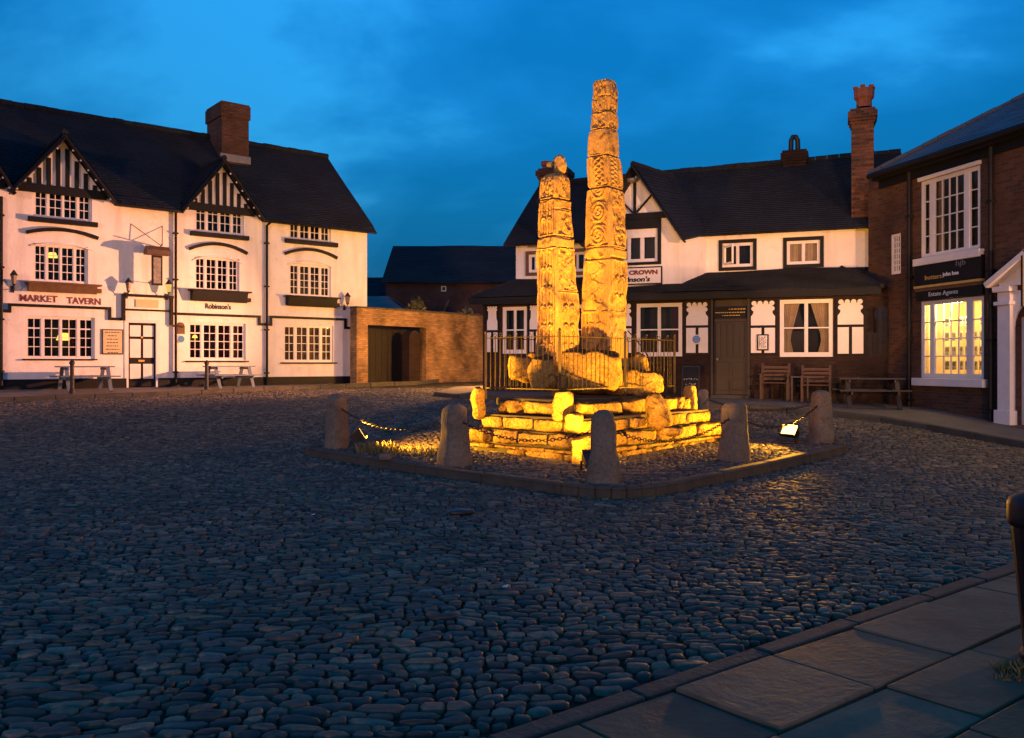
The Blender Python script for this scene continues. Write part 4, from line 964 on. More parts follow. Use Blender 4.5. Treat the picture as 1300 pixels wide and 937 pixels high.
# inside the lit shop
wl = [c for c in est.children if c.name.startswith('window') and 'sill' not in c.name][1]
lm = MB()
for f in (.25, .5, .75):
    lm.disc(EST.p(lw[0] + (lw[1] - lw[0]) * f, -.75, lw[3] - .12), (0, 0, -1), .12, .03, 16)
lm.build('ceiling_lamp', M['shop_tube'], wl)
cw_, ch_ = .155, .215
for j in range(4):
    for i in range(6):
        a = lw[0] + .42 + i * .215; z = lw[2] + .2 + j * .34
        if j == 3 and i in (1, 4): continue
        m = MB(); m.fbox(EST, a, a + cw_, -.34, -.325, z, z + ch_); c = m.build('display_card', M['card'], wl)
        m = MB(); m.fbox(EST, a + .02, a + cw_ - .02, -.325, -.322, z + .09, z + ch_ - .025); m.fbox(EST, a + .02, a + cw_ - .05, -.325, -.322, z + .05, z + .065); m.fbox(EST, a + .02, a + cw_ - .03, -.325, -.322, z + .02, z + .035); m.build('card_print', M['pic'], c)
m = MB()
for i in range(7): m.tube([EST.p(lw[0] + .4 + i * .215, -.34, lw[2] + .05), EST.p(lw[0] + .4 + i * .215, -.34, lw[3] - .05)], .003, 5)
m.build('display_cable', M['pic'], wl)
def plight(name, loc, P, col, r=.1):
    l = bpy.data.lights.new(name, 'POINT'); l.energy = P; l.color = col; l.shadow_soft_size = r
    o = bpy.data.objects.new(name, l); C.objects.link(o); o.location = loc; return o
plight('shop_lamp_light', tuple(EST.p((lw[0] + lw[1]) / 2, -.17, lw[3] - .16)), 150, (1, .66, .26), .12)
# sign boards
b1 = MB(); s0_, s1_ = ea(1165.5), ea(1250.5); z0, z1 = 3.47, 4.0; b1.fbox(EST, s0_, s1_, .002, .1, z0, z1); b1o = b1.build('name_board', M['black'], est)
b2 = MB(); b2.fbox(EST, s0_, s1_, .002, .13, z0 - .055, z0); b2.build('gold_strip', M['gold'], est); b2 = MB(); b2.fbox(EST, s0_, s1_, .002, .09, z0 - .13, z0 - .06); b2.build('oak_strip', M['troughwood'], est)
b3 = MB(); b3.fbox(EST, s0_ + .03, s1_, .002, .07, lw[3] + .02, z0 - .135); b3o = b3.build('estate_agents_board', M['black'], est)
zc = 3.65
text_on('butters', EST, ea(1189.5), .1, zc, ea(1200) - ea(1179), .11, M['gold'], b1o)
text_on('john bee', EST, ea(1211.5), .1, zc + .01, ea(1222) - ea(1201.5), .12, M['chalk'], b1o, offset=.004)
text_on('hjb', EST, ea(1224.5), .1, zc + .22, ea(1230) - ea(1218), .17, M['lead'], b1o)
text_on('Estate Agents', EST, ea(1200.5), .07, (lw[3] + z0 - .12) / 2 + .01, ea(1219) - ea(1182), .13, M['chalk'], b3o)
# doorcase
dc = MB(); x0 = ea(1273); x1 = x0 + .34; zb_ = .12; zc_ = 3.12
dc.fbox(EST, x0, x1, .0, .14, zb_, zc_); dc.fbox(EST, x0 - .05, x1 + .05, .0, .19, zb_, zb_ + .5); dc.fbox(EST, x0 - .05, x1 + .05, 0, .2, zc_ - .28, zc_ - .2); dc.fbox(EST, x0 - .06, x1 + .06, 0, .22, zc_, zc_ + .12)
x2 = x1 + 1.2; dc.fbox(EST, x2, x2 + .34, 0, .14, zb_, zc_); dc.fbox(EST, x2 - .05, x2 + .39, 0, .19, zb_, zb_ + .5); dc.fbox(EST, x2 - .06, x2 + .4, 0, .22, zc_, zc_ + .12)
xc = (x0 + x2 + .34) / 2
for sx in (-1, 1): dc.bar(EST.p(xc, .16, zc_ + .78), EST.p(xc + sx * (xc - x0 + .18), .16, zc_ + .16), .3, .12, up=(0, 0, 1))
dc.fbox(EST, x0, x2 + .34, .0, .1, zc_ + .12, zc_ + .2); dc.poly([EST.p(x0, .05, zc_ + .2), EST.p(x2 + .34, .05, zc_ + .2), EST.p(xc, .05, zc_ + .75)])
# arched head
n = 12; ra = (x2 - x1) / 2; am = (x1 + x2) / 2; za = 2.35
for k in range(n):
    t0, t1 = math.pi * k / n, math.pi * (k + 1) / n
    p0, p1 = (am + ra * math.cos(t0), za + ra * math.sin(t0)), (am + ra * math.cos(t1), za + ra * math.sin(t1))
    dc.prism([EST.p(p0[0], .0, p0[1]), EST.p(p1[0], .0, p1[1]), EST.p(p1[0], .0, zc_ + .01), EST.p(p0[0], .0, zc_ + .01)], EST.n * .06)
dco = dc.build('white_doorcase', M['white'], est, bevel=.008)
m = MB(); m.fbox(EST, dr_[0] - .02, dr_[1] + .02, -.2, -.14, .1, 3.1); m.build('panelled_door', M['white'], est)
m = MB(); m.fbox(EST, x1 - .05, x2 + .05, -.1, .3, .0, .32); m.build('doorstep', M['troughwood'], est, bevel=.02)
# chimney stub behind the estate roof
m = MB(); p = V((14.6, 30.5, 0)); m.box((14.2, 30.2, 5.5), (15.2, 31.2, 9.1)); m.box((14.0, 30.0, 8.8), (15.4, 31.4, 8.95)); 
# projecting dark sign at the frame edge
hs = thing('projecting_shop_sign', 'plain black projecting sign board at the right edge of the photo, above the white doorcase', 'sign', tuple(EST.p(ea(1302), .4, 3.6)))
m = MB(); q = V((9.05, 15.3, 0)); m.box((9.02, 15.3, 2.62), (9.7, 15.36, 3.52)); m.build('sign_board', M['black'], hs)
m = MB(); m.tube([(9.05, 15.33, 3.6), (11.2, 15.36, 3.6)], .02, 6); m.tube([(9.15, 15.33, 3.6), (9.15, 15.33, 3.5)], .01, 6); m.tube([(9.6, 15.33, 3.6), (9.6, 15.33, 3.5)], .01, 6); m.build('bracket', M['blackiron'], hs)

# ================================================================== GATEWAY WALL
gwt = thing('gateway_wall', 'tall old brick wall with a wide dark gateway, joining the white pub to the yard, lit orange', 'wall', tuple(GAT.p(3, 0, .9)))
LW = (GW1 - GW0).length; gz1 = 3.63; ga = GAT.a
g_o0, g_o1 = ga(467), ga(541); gh = GAT.z(500, 414)
mb = MB()
mb.fbox(GAT, 0, g_o0, -.35, 0, .5, gh); mb.fbox(GAT, g_o1, LW + .6, -.35, 0, .5, gh); mb.fbox(GAT, 0, LW + .6, -.35, 0, gh, gz1)
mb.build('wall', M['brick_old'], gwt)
m = MB(); a = 0
while a < LW + .5: l = R.uniform(.4, .6); m.fbox(GAT, a + .004, a + l - .004, -.39, .04, gz1, gz1 + .07 + R.uniform(-.01, .01)); a += l
m.build('coping', M['kerb'], gwt, bevel=.015)
m = MB(); m.fbox(GAT, g_o0 - .3, g_o1 + .3, -1.32, -1.26, .6, gh + .2)
for k in range(10): x = g_o0 + (g_o1 - g_o0) * k / 10; m.fbox(GAT, x + .02, x + (g_o1 - g_o0) / 10 - .02, -1.26, -1.245, .95, gh - .1)
m.build('timber_gate', M['darkwood'], gwt)
pr = MB(); a0 = ga(524); 
# dark block in the opening, shaped as the round-topped shadow on the wall
for q in (ga(522),):
    pr.fbox(GAT, q, q + .62, -.5, -.1, .6, 2.6)
    n = 10
    pts = [GAT.p(q + .31 + .31 * math.cos(math.pi * k / n), -.5, 2.6 + .31 * math.sin(math.pi * k / n)) for k in range(n + 1)]
    pr.prism(pts, GAT.n * .4)
pr.build('round_topped_shadow', M['brick_crown'], gwt)

# ================================================================== BARN, ANNEXES, SHRUBS
bn = thing('brick_barn', 'long dark brick barn with steep dark roof in the gap behind the gateway wall', 'building', (-2, 48, .9))
BF = Fac((-7.2, 48), (1, 0), (0, -1))
b0_, b1_ = BF.a(485), BF.a(720); be = BF.z(560, 357); br = 8.3
bw = (BF.a(560), BF.a(566.5), BF.z(563, 370), BF.z(563, 363))
mb = MB(); wall(mb, BF, b0_ + .2, b1_, .5, be, [bw]); mb.quad(BF.p(b0_ + .2, -9, .5), BF.p(b0_ + .2, 0, .5), BF.p(b0_ + .2, 0, be), BF.p(b0_ + .2, -9, be)); mb.poly([BF.p(b0_ + .2, -9, be), BF.p(b0_ + .2, 0, be), BF.p(b0_ + .2, -4.5, br + .1)]); mb.build('wall', M['barn'], bn)
m = MB(); tiles(m, BF.p(b0_, .3, be - .1), BF.p(b1_, .3, be - .1), BF.p(b1_, -4.5, 8.75), BF.p(b0_, -4.5, 8.75), course=.25); tiles(m, BF.p(b0_, -9.3, be - .1), BF.p(b1_, -9.3, be - .1), BF.p(b1_, -4.5, 8.75), BF.p(b0_, -4.5, 8.75), course=.8); m.build('roof', M['tiles'], bn)
window(bn, BF, *bw, [(0, 1, 1, 1)], d=-.03, fr=.03); 
m = MB(); m.bar(BF.p(BF.a(563.5), .1, BF.z(563, 396)), BF.p(BF.a(570), .1, BF.z(570, 381)), .06, .1); m.build('roof_prop', M['pot'], bn)
an = thing('low_annex', 'low outbuilding with blue-grey slate roof behind the gateway wall, left of the barn', 'building', (-9, 42, .9))
AF = Fac((-8, 42), (1, 0), (0, -1)); q0, q1 = AF.a(440), AF.a(522)
m = MB(); wall(m, AF, q0, q1 - .2, .5, 4.1); m.quad(AF.p(q1 - .2, 0, .5), AF.p(q1 - .2, -5, .5), AF.p(q1 - .2, -5, 4.1), AF.p(q1 - .2, 0, 4.1)); m.build('wall', M['barn'], an)
m = MB(); tiles(m, AF.p(q0, .3, 4.05), AF.p(q1, .3, 4.05), AF.p(q1 - 1.6, -2.8, AF.z(490, 376, -2.8)), AF.p(q0, -2.8, AF.z(490, 376, -2.8)), course=.25); tiles(m, AF.p(q1, .3, 4.05), AF.p(q1, -5.6, 4.05), AF.p(q1 - 1.55, -2.85, AF.z(490, 376, -2.8)), AF.p(q1 - 1.6, -2.8, AF.z(490, 376, -2.8)), course=.25); m.build('roof', M['slate'], an)
ao = thing('tall_annex', 'dark-roofed taller wing between the white pub and the barn', 'building', (-9, 52, .9))
A2 = Fac((-9, 52), (1, 0), (0, -1)); m = MB(); wall(m, A2, A2.a(420), A2.a(497), .5, 5.3); m.build('wall', M['barn'], ao)
m = MB(); tiles(m, A2.p(A2.a(420), .3, 5.2), A2.p(A2.a(497), .3, 5.2), A2.p(A2.a(497), -3, A2.z(470, 352, -3)), A2.p(A2.a(420), -3, A2.z(470, 352, -3)), course=.3); m.build('roof', M['tiles'], ao)
def foliage(par, c, rx, ry, rz_, n, size, seed=0, cone=0, mt='leaf'):
    rg = np.random.default_rng(seed); co, fs = [], []
    for i in range(n):
        d = rg.normal(size=3); d /= np.linalg.norm(d); r = rg.uniform(.35, 1) ** .6 * (1 + .35 * vn(d[0] * 2 + seed, d[1] * 2, d[2] * 2))
        p = np.array(c) + d * r * (rx, ry, rz_)
        if cone: 
            t = (p[2] - c[2] + rz_) / (2 * rz_); p[:2] = np.array(c[:2]) + (p[:2] - np.array(c[:2])) * max(.08, 1.15 - .9 * t)
        a, b = rg.normal(size=3), rg.normal(size=3); a /= np.linalg.norm(a); b -= a * a.dot(b); b /= np.linalg.norm(b); s = size * rg.uniform(.6, 1.3)
        k = len(co); co += [p - a * s, p + b * s * .45, p + a * s, p - b * s * .45]; fs.append((k, k + 1, k + 2, k + 3))
    m = MB(); m.v = [tuple(q) for q in co]; m.f = fs; return m.build('foliage', M[mt], par)
sh = thing('conical_shrub', 'yellow-green conical shrub rising above the gateway wall in front of the barn', 'shrub', (-4.2, 38, .9))
m = MB(); m.tube([(-4.2, 38, .8), (-4.2, 38, 3.6)], .05, 6, r1=.02); m.build('stem', M['darkwood'], sh)
foliage(sh, (-4.2, 38, 3.35), .95, .95, 1.25, 1500, .09, 3, 1)
for k, (x, y, r_, lb) in enumerate(((-2.05, 39.5, .9, 'left one of the two low dark bushes behind the gateway wall'), (-.75, 39.8, .85, 'dark green bush behind the gateway wall, at the corner of the timber trimmed pub'))):
    b = thing('bush', lb, 'bush', (x, y, .9)); m = MB(); m.tube([(x, y, .8), (x, y, 3.2)], .05, 6); m.build('stem', M['darkwood'], b); foliage(b, (x, y, 3.2), r_, r_, .95, 1100, .09, 11 + k)
# ================================================================== MONUMENT
UX, VX = V((.67, .742, 0)).normalized(), V((-.742, .67, 0)).normalized()
def frame_pt(o, s, t, z): return o + UX * s + VX * t + V((0, 0, z))
def rock(name, c, dims, ang, mt, parent=None, seed=0, amp=.04, res=9, rnd=.35, tilt=(0, 0), taper=1.0, mb=None, fr=6.0):
    """rough block: subdivided box, corners rounded, faces displaced"""
    vs, idx, fs = [], {}, []
    n = res
    def vid(i, j, k):
        if (i, j, k) not in idx: idx[(i, j, k)] = len(vs); vs.append((i / n * 2 - 1, j / n * 2 - 1, k / n * 2 - 1))
        return idx[(i, j, k)]
    for a in range(n):
        for b in range(n):
            fs += [(vid(a, b, 0), vid(a, b + 1, 0), vid(a + 1, b + 1, 0), vid(a + 1, b, 0)), (vid(a, b, n), vid(a + 1, b, n), vid(a + 1, b + 1, n), vid(a, b + 1, n)),
                   (vid(a, 0, b), vid(a + 1, 0, b), vid(a + 1, 0, b + 1), vid(a, 0, b + 1)), (vid(a, n, b), vid(a, n, b + 1), vid(a + 1, n, b + 1), vid(a + 1, n, b)),
                   (vid(0, a, b), vid(0, a, b + 1), vid(0, a + 1, b + 1), vid(0, a + 1, b)), (vid(n, a, b), vid(n, a + 1, b), vid(n, a + 1, b + 1), vid(n, a, b + 1))]
    q = np.array(vs); L = np.linalg.norm(q, axis=1, keepdims=True); mx = np.abs(q).max(1, keepdims=True)
    sph = q / L; p4 = (np.abs(q) ** 6).sum(1, keepdims=True) ** (1 / 6)
    q2 = q / p4 * mx ; q = q2 * (1 - rnd) + sph * rnd * 1.25
    d = np.array(dims) / 2; P_ = q * d
    s_ = seed * 7.31
    nn = sph
    dz = fbm(P_[:, 0] * fr + s_, P_[:, 1] * fr + s_, P_[:, 2] * fr + s_, 3) * amp + vn(P_[:, 0] * 1.9 + s_, P_[:, 1] * 1.9, P_[:, 2] * 1.9 + s_) * amp * 1.1
    P_ = P_ + nn * dz[:, None]
    tz = (q[:, 2] + 1) / 2; sc = 1 + (taper - 1) * tz; P_[:, 0] *= sc; P_[:, 1] *= sc
    m = Matrix.Rotation(ang, 3, 'Z') @ Matrix.Rotation(tilt[0], 3, 'X') @ Matrix.Rotation(tilt[1], 3, 'Y')
    P_ = P_ @ np.array(m).T + np.array(c)
    if mb is not None: mb.add(P_.tolist(), fs); return None
    b = MB(); b.add(P_.tolist(), fs); return b.build(name, mt, parent, smooth=True)
ANG = math.atan2(UX.y, UX.x)
F1 = V((1.10, 12.92, 0)); AU, BV = 4.25, 2.55
gz0 = ISLH
def along(mb, o, dirv, nrm, L, z0, z1, depth, seed, bl=(.35, .7), amp=.02, res=10, out=0, rnd=.05):
    """one course of separate stones along a line"""
    rg = random.Random(seed); s = 0; ang = math.atan2(dirv.y, dirv.x)
    while s < L - .05:
        l = min(rg.uniform(*bl), L - s)
        if L - s - l < .18: l = L - s
        h = (z1 - z0); c = o + dirv * (s + l / 2) - nrm * (depth / 2 - out - rg.uniform(-.012, .012)) + V((0, 0, z0 + h / 2 + rg.uniform(-.006, .004)))
        rock('', c, (l - .022, depth, h - .012), ang + rg.uniform(-.012, .012), None, seed=rg.random() * 99, amp=amp * 1.3, res=res, rnd=rnd, mb=mb, fr=9.0); s += l
base = thing('stepped_stone_base', 'floodlit square base of worn stone steps under the two carved crosses', 'monument base', (1.6, 15.4, gz0))
zs = [(.08, .29), (.285, .36), (.355, .52)]   # lowest riser, thin course, block course
def tier(ins, courses, seed, name, depth=.42, **kw):
    o = F1 + UX * ins + VX * ins; a, b = AU - 2 * ins, BV - 2 * ins; m = MB()
    for k, (z0, z1, out, am, bl) in enumerate(courses):
        along(m, o, UX, -VX, a, z0, z1, depth, seed + k, bl, am, out=out, **kw)
        along(m, o, VX, -UX, b, z0, z1, depth, seed + 20 + k, bl, am, out=out, **kw)
        along(m, o + VX * b, UX, VX, a, z0, z1, depth, seed + 40 + k, bl, am, out=out, **kw)
        along(m, o + UX * a, VX, UX, b, z0, z1, depth, seed + 60 + k, bl, am, out=out, **kw)
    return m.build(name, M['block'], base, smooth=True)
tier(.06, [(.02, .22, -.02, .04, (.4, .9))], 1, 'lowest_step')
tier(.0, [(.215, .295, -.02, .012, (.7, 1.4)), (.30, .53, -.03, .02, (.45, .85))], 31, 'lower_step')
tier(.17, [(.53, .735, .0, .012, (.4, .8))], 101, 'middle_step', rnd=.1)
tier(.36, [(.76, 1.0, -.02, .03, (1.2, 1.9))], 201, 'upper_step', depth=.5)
core = MB(); o = F1 + UX * .5 + VX * .5
def slab(m, ins, z0, z1):
    o = F1 + UX * ins + VX * ins; a, b = AU - 2 * ins, BV - 2 * ins
    m.prism([frame_pt(o, 0, 0, z0), frame_pt(o, a, 0, z0), frame_pt(o, a, b, z0), frame_pt(o, 0, b, z0)], (0, 0, z1 - z0))
slab(core, .12, .05, .52); slab(core, .22, .3, .755); slab(core, .6, .5, .955)
core.build('rubble_core', M['darkstone'], base)
# platform below the railing
PF = V((.80, 13.82, 0)); PA, PB = 3.2, 1.45
m = MB(); m.prism([frame_pt(PF, 0, 0, .9), frame_pt(PF, PA, 0, .9), frame_pt(PF, PA, PB, .9), frame_pt(PF, 0, PB, .9)], (0, 0, .13)); m.build('platform_slab', M['darkstone'], base, bevel=.03)

# loose stones standing on the steps
def pos(px, D): return (px - CX) / F * D
def zpix(py, D): return EYE + (HY - py) / F * D
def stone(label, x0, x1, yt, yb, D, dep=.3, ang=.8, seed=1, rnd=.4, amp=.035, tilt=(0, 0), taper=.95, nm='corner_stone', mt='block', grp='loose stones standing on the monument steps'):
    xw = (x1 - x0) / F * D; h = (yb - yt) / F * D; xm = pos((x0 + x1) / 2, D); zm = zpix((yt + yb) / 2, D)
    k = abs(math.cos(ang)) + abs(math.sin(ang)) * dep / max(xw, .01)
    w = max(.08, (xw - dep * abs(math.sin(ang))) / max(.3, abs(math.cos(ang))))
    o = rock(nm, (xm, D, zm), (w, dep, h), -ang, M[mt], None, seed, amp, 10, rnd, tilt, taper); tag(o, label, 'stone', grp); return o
stone('upright rounded stone at the left corner of the monument steps', 597, 617, 492, 530, 14.6, .22, .5, 2, .5)
stone('tall squarish lit stone at the front corner of the monument, left of the front bollard', 699, 733, 496, 534, 13.25, .32, .75, 3, .25, .03)
stone('small pale lit stone just below the tall squarish stone at the front corner', 713, 743, 525, 548, 12.95, .25, .6, 4, .45)
stone('large rounded brownish boulder leaning over the right front steps', 817, 852, 500, 541, 14.3, .34, .3, 5, .7, .03, (0, -.25), .8)
stone('broad lit stone face set in the lowest step beside the front bollard', 722, 748, 556, 590, 12.75, .3, .7, 6, .2)
stone('slim round-headed stone at the right end of the monument, brightly lit edge', 865, 886, 491, 529, 15.9, .2, .35, 7, .45)
stone('flat low stone lying at the foot of the right front steps', 838, 868, 541, 552, 13.7, .3, .3, 8, .5)

# rough base stones inside the railing
blk = thing('cross_base_stones', 'rough boulders and socket blocks inside the railing carrying the two crosses', 'stone base', (1.3, 15.5, 1.0))
def bstone(x0, x1, yt, yb, D, dep, ang, seed, rnd=.13, amp=.04, tilt=(0, 0), nm='socket_block'):
    w = (x1 - x0) / F * D / max(.4, math.cos(ang)) * .93; h = (yb - yt) / F * D
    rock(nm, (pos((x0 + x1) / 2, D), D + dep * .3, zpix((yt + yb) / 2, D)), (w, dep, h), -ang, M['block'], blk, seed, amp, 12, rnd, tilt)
bstone(650, 678, 453, 482, 15.0, .4, .2, 21); bstone(674, 706, 455, 494, 14.75, .4, .4, 22, .3)
bstone(694, 792, 449, 496, 14.85, .5, .12, 23, .2, .05); bstone(772, 842, 471, 503, 15.6, .6, -.35, 24, .2, .05)
bstone(786, 822, 452, 476, 16.2, .5, -.2, 25, .5, .05); bstone(720, 800, 466, 500, 15.9, .9, .3, 26, .2, .04)
bstone(670, 740, 446, 470, 15.6, .6, .2, 27, .3, .04)

# carved shafts ---------------------------------------------------------
def sstep(x): x = np.clip(x, 0, 1); return x * x * (3 - 2 * x)
def tubep(d, r): return np.sqrt(np.clip(1 - (d / r) ** 2, 0, 1))
def carve(kind, s, t, L, w, seed):
    """s in -1..1 across the face, t metres up the panel, L its length: returns relief 0..1"""
    k = s * 0
    if kind == 'plain': return k + .75 + .1 * vn(s * 3, t * 5, seed)
    if kind == 'interlace':
        p = .19
        for ph in (0, 1, 2):
            c = .48 * np.sin(2 * np.pi * t / (p * 1.6) + ph * 2 * np.pi / 3); k = np.maximum(k, tubep(s - c, .17))
        return k
    if kind == 'plait':
        for ph in (0, .5):
            c = .45 * np.sin(2 * np.pi * (t / .16 + ph)); k = np.maximum(k, tubep(s - c, .2))
        return np.maximum(k, tubep(s, .12) * .7)
    if kind == 'rings':
        P_ = .42; tt = (t % P_) / P_ * 2 - 1; r = np.sqrt((s * .95) ** 2 + (tt * P_ / (w) * 1.0) ** 2)
        k = np.maximum(tubep(r - .72, .13), np.maximum(tubep(r - .4, .12), tubep(r, .16))); th = np.arctan2(tt, s)
        k = np.maximum(k, .8 * tubep(np.sin(th * 2 + r * 5) * r * .6, .12) * (r < .95))
        return k
    if kind == 'figures':
        P_ = .33; i = np.floor(t / P_); tt = (t % P_) / P_; c = .42 * np.where(np.abs(s) > 0, np.sign(s), 0); ss = (s - c) / .42
        sx = vn(i * 3.1 + seed, np.sign(s) * 5, 1.0) * .12
        head = tubep(np.hypot((ss - sx) * .42 * w, (tt - .76) * P_ * 2), .05 * 2); body = tubep(np.abs(ss - sx) * (1.15 + .5 * tt), .5) * (tt > .1) * (tt < .68) * .85
        arch = tubep(np.hypot(ss * .42 * w, (tt - .62) * P_ * 1.6) - .17, .035) * (tt > .55); side = tubep(np.abs(ss) - .93, .14) * .8
        return np.maximum.reduce([head, body, arch, side])
    if kind == 'scroll':
        P_ = .36; c = .4 * np.sin(2 * np.pi * t / P_); k = tubep(s - c, .13); i = np.floor(t / (P_ / 2)); tt = (t % (P_ / 2)) / (P_ / 2) - .5; sg = np.where(i % 2 == 0, -1, 1)
        r = np.hypot((s + sg * .38) * w, tt * P_ * 1.0); k = np.maximum(k, np.maximum(tubep(r - .11, .03), tubep(r, .05))); return k
    if kind == 'blobs':
        return np.clip(.5 + 1.1 * vn(s * 3.2 + seed, t * 13, seed) + .5 * vn(s * 7, t * 28 + seed, 2.0), 0, 1)
    if kind == 'band': return k + 1
    return k + .6
def shaft(root, cx, cy, ang, prof, panels, seed, ns=64, dz=.007, amp=.06, joints=()):
    """prof: (z, half width u, half width v); panels[face] = [(z0, z1, kind)]"""
    z0, z1 = prof[0][0], prof[-1][0]; zz = np.arange(z0, z1 + dz, dz); nz = len(zz)
    pz = [p[0] for p in prof]; hu = np.interp(zz, pz, [p[1] for p in prof]); hv = np.interp(zz, pz, [p[2] for p in prof])
    ca_, sa_ = math.cos(ang), math.sin(ang); ox = .03 * vn(zz * .9, seed, 2) * np.clip((zz - z0), 0, 1); oy = .03 * vn(zz * .9, seed, 8) * np.clip((zz - z0), 0, 1)
    VV, FF = [], []; S = np.linspace(-1, 1, ns)
    for f in range(4):
        s, z = np.meshgrid(S, zz); h = np.zeros_like(s)
        w = (hu if f % 2 == 0 else hv)[:, None] * 2
        for (a, b, kind) in panels[f % len(panels)]:
            msk = (z >= a) & (z < b)
            if kind == 'band': h[msk] = .55; continue
            k = carve(kind, s / .82, z - a, b - a, float(np.mean(w)), seed + f * 3 + a)
            inn = sstep((.9 - np.abs(s)) / .05) * sstep((z - a - .012) / .015) * sstep((b - .012 - z) / .015)
            val = (1 - inn) * .9 + inn * (k - .12); h[msk] = val[msk]
        er = fbm(s * w / 2 * 7 + seed, z * 7, f * 5.0, 4); wear = sstep(.5 + 1.5 * vn(s * w + seed, z * 1.6, f * 9.0))
        h = h * amp * (.45 + .55 * wear) + er * .004 + vn(s * w * 2, z * 2.3, f + seed) * .012
        for jz, dp in joints:
            jj = jz + .035 * vn(s * 1.5 + f * 3, jz * 9, seed) ; h -= .65 * dp * np.exp(-((z - jj) / .014) ** 2)
        edge = np.clip((np.abs(s) - .86) / .14, 0, 1) ** 2; 
        U, W_ = (hu[:, None], hv[:, None]) if f % 2 == 0 else (hv[:, None], hu[:, None])
        chip = .012 + .022 * sstep(vn(z * 5, f, seed) * .5 + .5)
        lx = s * (U - edge * chip) + np.sign(s) * edge * (h) * .9; ly = -(W_ + h * (1 - edge * .1)) + edge * chip
        ra = f * math.pi / 2; X = lx * math.cos(ra) - ly * math.sin(ra); Y = lx * math.sin(ra) + ly * math.cos(ra)
        X, Y = X + ox[:, None], Y + oy[:, None]
        GX, GY = cx + X * ca_ - Y * sa_, cy + X * sa_ + Y * ca_
        b = sum(len(v) for v in VV); VV.append(np.stack([GX, GY, z], -1).reshape(-1, 3)); idx = np.arange(nz * ns).reshape(nz, ns) + b
        FF.append(np.stack([idx[:-1, :-1], idx[:-1, 1:], idx[1:, 1:], idx[1:, :-1]], -1).reshape(-1, 4))
    # weld neighbouring edges: average the shared columns
    G = [v.reshape(nz, ns, 3) for v in VV]
    for f in range(4):
        g, n_ = G[f], G[(f + 1) % 4]; mid = (g[:, -1] + n_[:, 0]) / 2; g[:, -1] = mid; n_[:, 0] = mid
    co = np.concatenate([g.reshape(-1, 3) for g in G]); o = np.array(ORG.get(root.name, (0, 0, 0)))
    # cap
    top = np.array([[cx + ox[-1] * ca_ - oy[-1] * sa_, cy + ox[-1] * sa_ + oy[-1] * ca_, z1 + .03]]); tb = len(co); co = np.concatenate([co, top])
    caps = []
    for f in range(4):
        b = f * nz * ns + (nz - 1) * ns
        for i in range(ns - 1): caps.append((b + i, b + i + 1, tb, tb))
    q = np.concatenate(FF); me = bpy.data.meshes.new('carved_shaft'); fs = [tuple(x) for x in q.tolist()] + [c[:3] for c in caps]
    me.from_pydata((co - o).tolist(), [], fs); me.update()
    return link('carved_shaft', me, M['sand'], root, True)
def prof_from(D, cxp, rows, ang):
    """rows: (py, half-projected-width px) -> side half widths"""
    k = abs(math.cos(ang)) + abs(math.sin(ang)); out = []
    for py, w in rows: hw = w / F * D / k; out.append((zpix(py, D), hw, hw))
    return sorted(out)
T1 = math.radians(37); DT = 15.9
tall = thing('tall_carved_cross', 'taller of the two floodlit Saxon cross shafts, tapering, carved with interlace and figures', 'stone cross', (pos(768, DT), DT, 1.2))
zt = lambda y: zpix(y, DT)
rows = [(478, 29.5), (455, 29), (402, 27.6), (398, 27.8), (396, 28), (360, 26.6), (330, 25.3), (328.5, 24.6), (327.5, 26.4), (317, 26.2), (315, 24.2), (300, 23.9), (270, 23), (243, 22), (240.5, 19.8), (235, 21.3), (214, 21.0), (203, 20), (200.5, 17.8), (197, 18.6), (178, 18.3), (170, 17.2), (166, 15.6), (160, 16), (147, 15.4), (144, 14.2), (130, 14.8), (118, 14.6), (113, 13.4), (108, 13.2), (105, 11)]
pf = prof_from(DT, 768, [(y, w) for y, w in rows], T1)
A_ = [(zt(478), zt(397), 'figures'), (zt(397), zt(332), 'scroll'), (zt(328), zt(316), 'band'), (zt(315), zt(242), 'rings'), (zt(240), zt(201), 'interlace'), (zt(200), zt(167), 'plain'), (zt(166), zt(146), 'blobs'), (zt(145), zt(104), 'blobs')]
B_ = [(zt(478), zt(397), 'plain'), (zt(397), zt(332), 'figures'), (zt(328), zt(316), 'band'), (zt(315), zt(242), 'blobs'), (zt(240), zt(201), 'plait'), (zt(200), zt(167), 'plain'), (zt(166), zt(146), 'blobs'), (zt(145), zt(104), 'blobs')]
TX = pos(767.5, DT)
shaft(tall, TX, DT, -T1, pf, [A_, B_, A_, B_], 4, joints=((zt(397), .02), (zt(316), .03), (zt(329), .02), (zt(241.5), .04), (zt(201.5), .03), (zt(166), .035), (zt(145), .04), (zt(126), .03)))
T2 = math.radians(46); DS = 15.1
short = thing('short_carved_cross', 'shorter floodlit Saxon cross shaft carved with small figures, topped by a round head', 'stone cross', (pos(708, DS), DS, 1.4))
zq = lambda y: zpix(y, DS)
rows = [(460, 25.3), (445, 25), (400, 24.6), (350, 22.5), (322, 21.7), (316, 22.2), (304, 22), (301.5, 19.5), (295, 20.2), (268, 19.6), (262, 18.6), (257, 18.8), (254.5, 17), (250, 18.2), (232, 17.6), (227, 16.2), (223.5, 12.5), (221.5, 7)]
pf = prof_from(DS, 708, rows, T2)
A_ = [(zq(460), zq(317), 'figures'), (zq(316), zq(303), 'band'), (zq(301), zq(256), 'figures'), (zq(254), zq(220), 'blobs')]
B_ = [(zq(460), zq(372), 'figures'), (zq(371), zq(317), 'blobs'), (zq(316), zq(303), 'band'), (zq(301), zq(270), 'blobs'), (zq(269), zq(256), 'plain'), (zq(254), zq(220), 'blobs')]
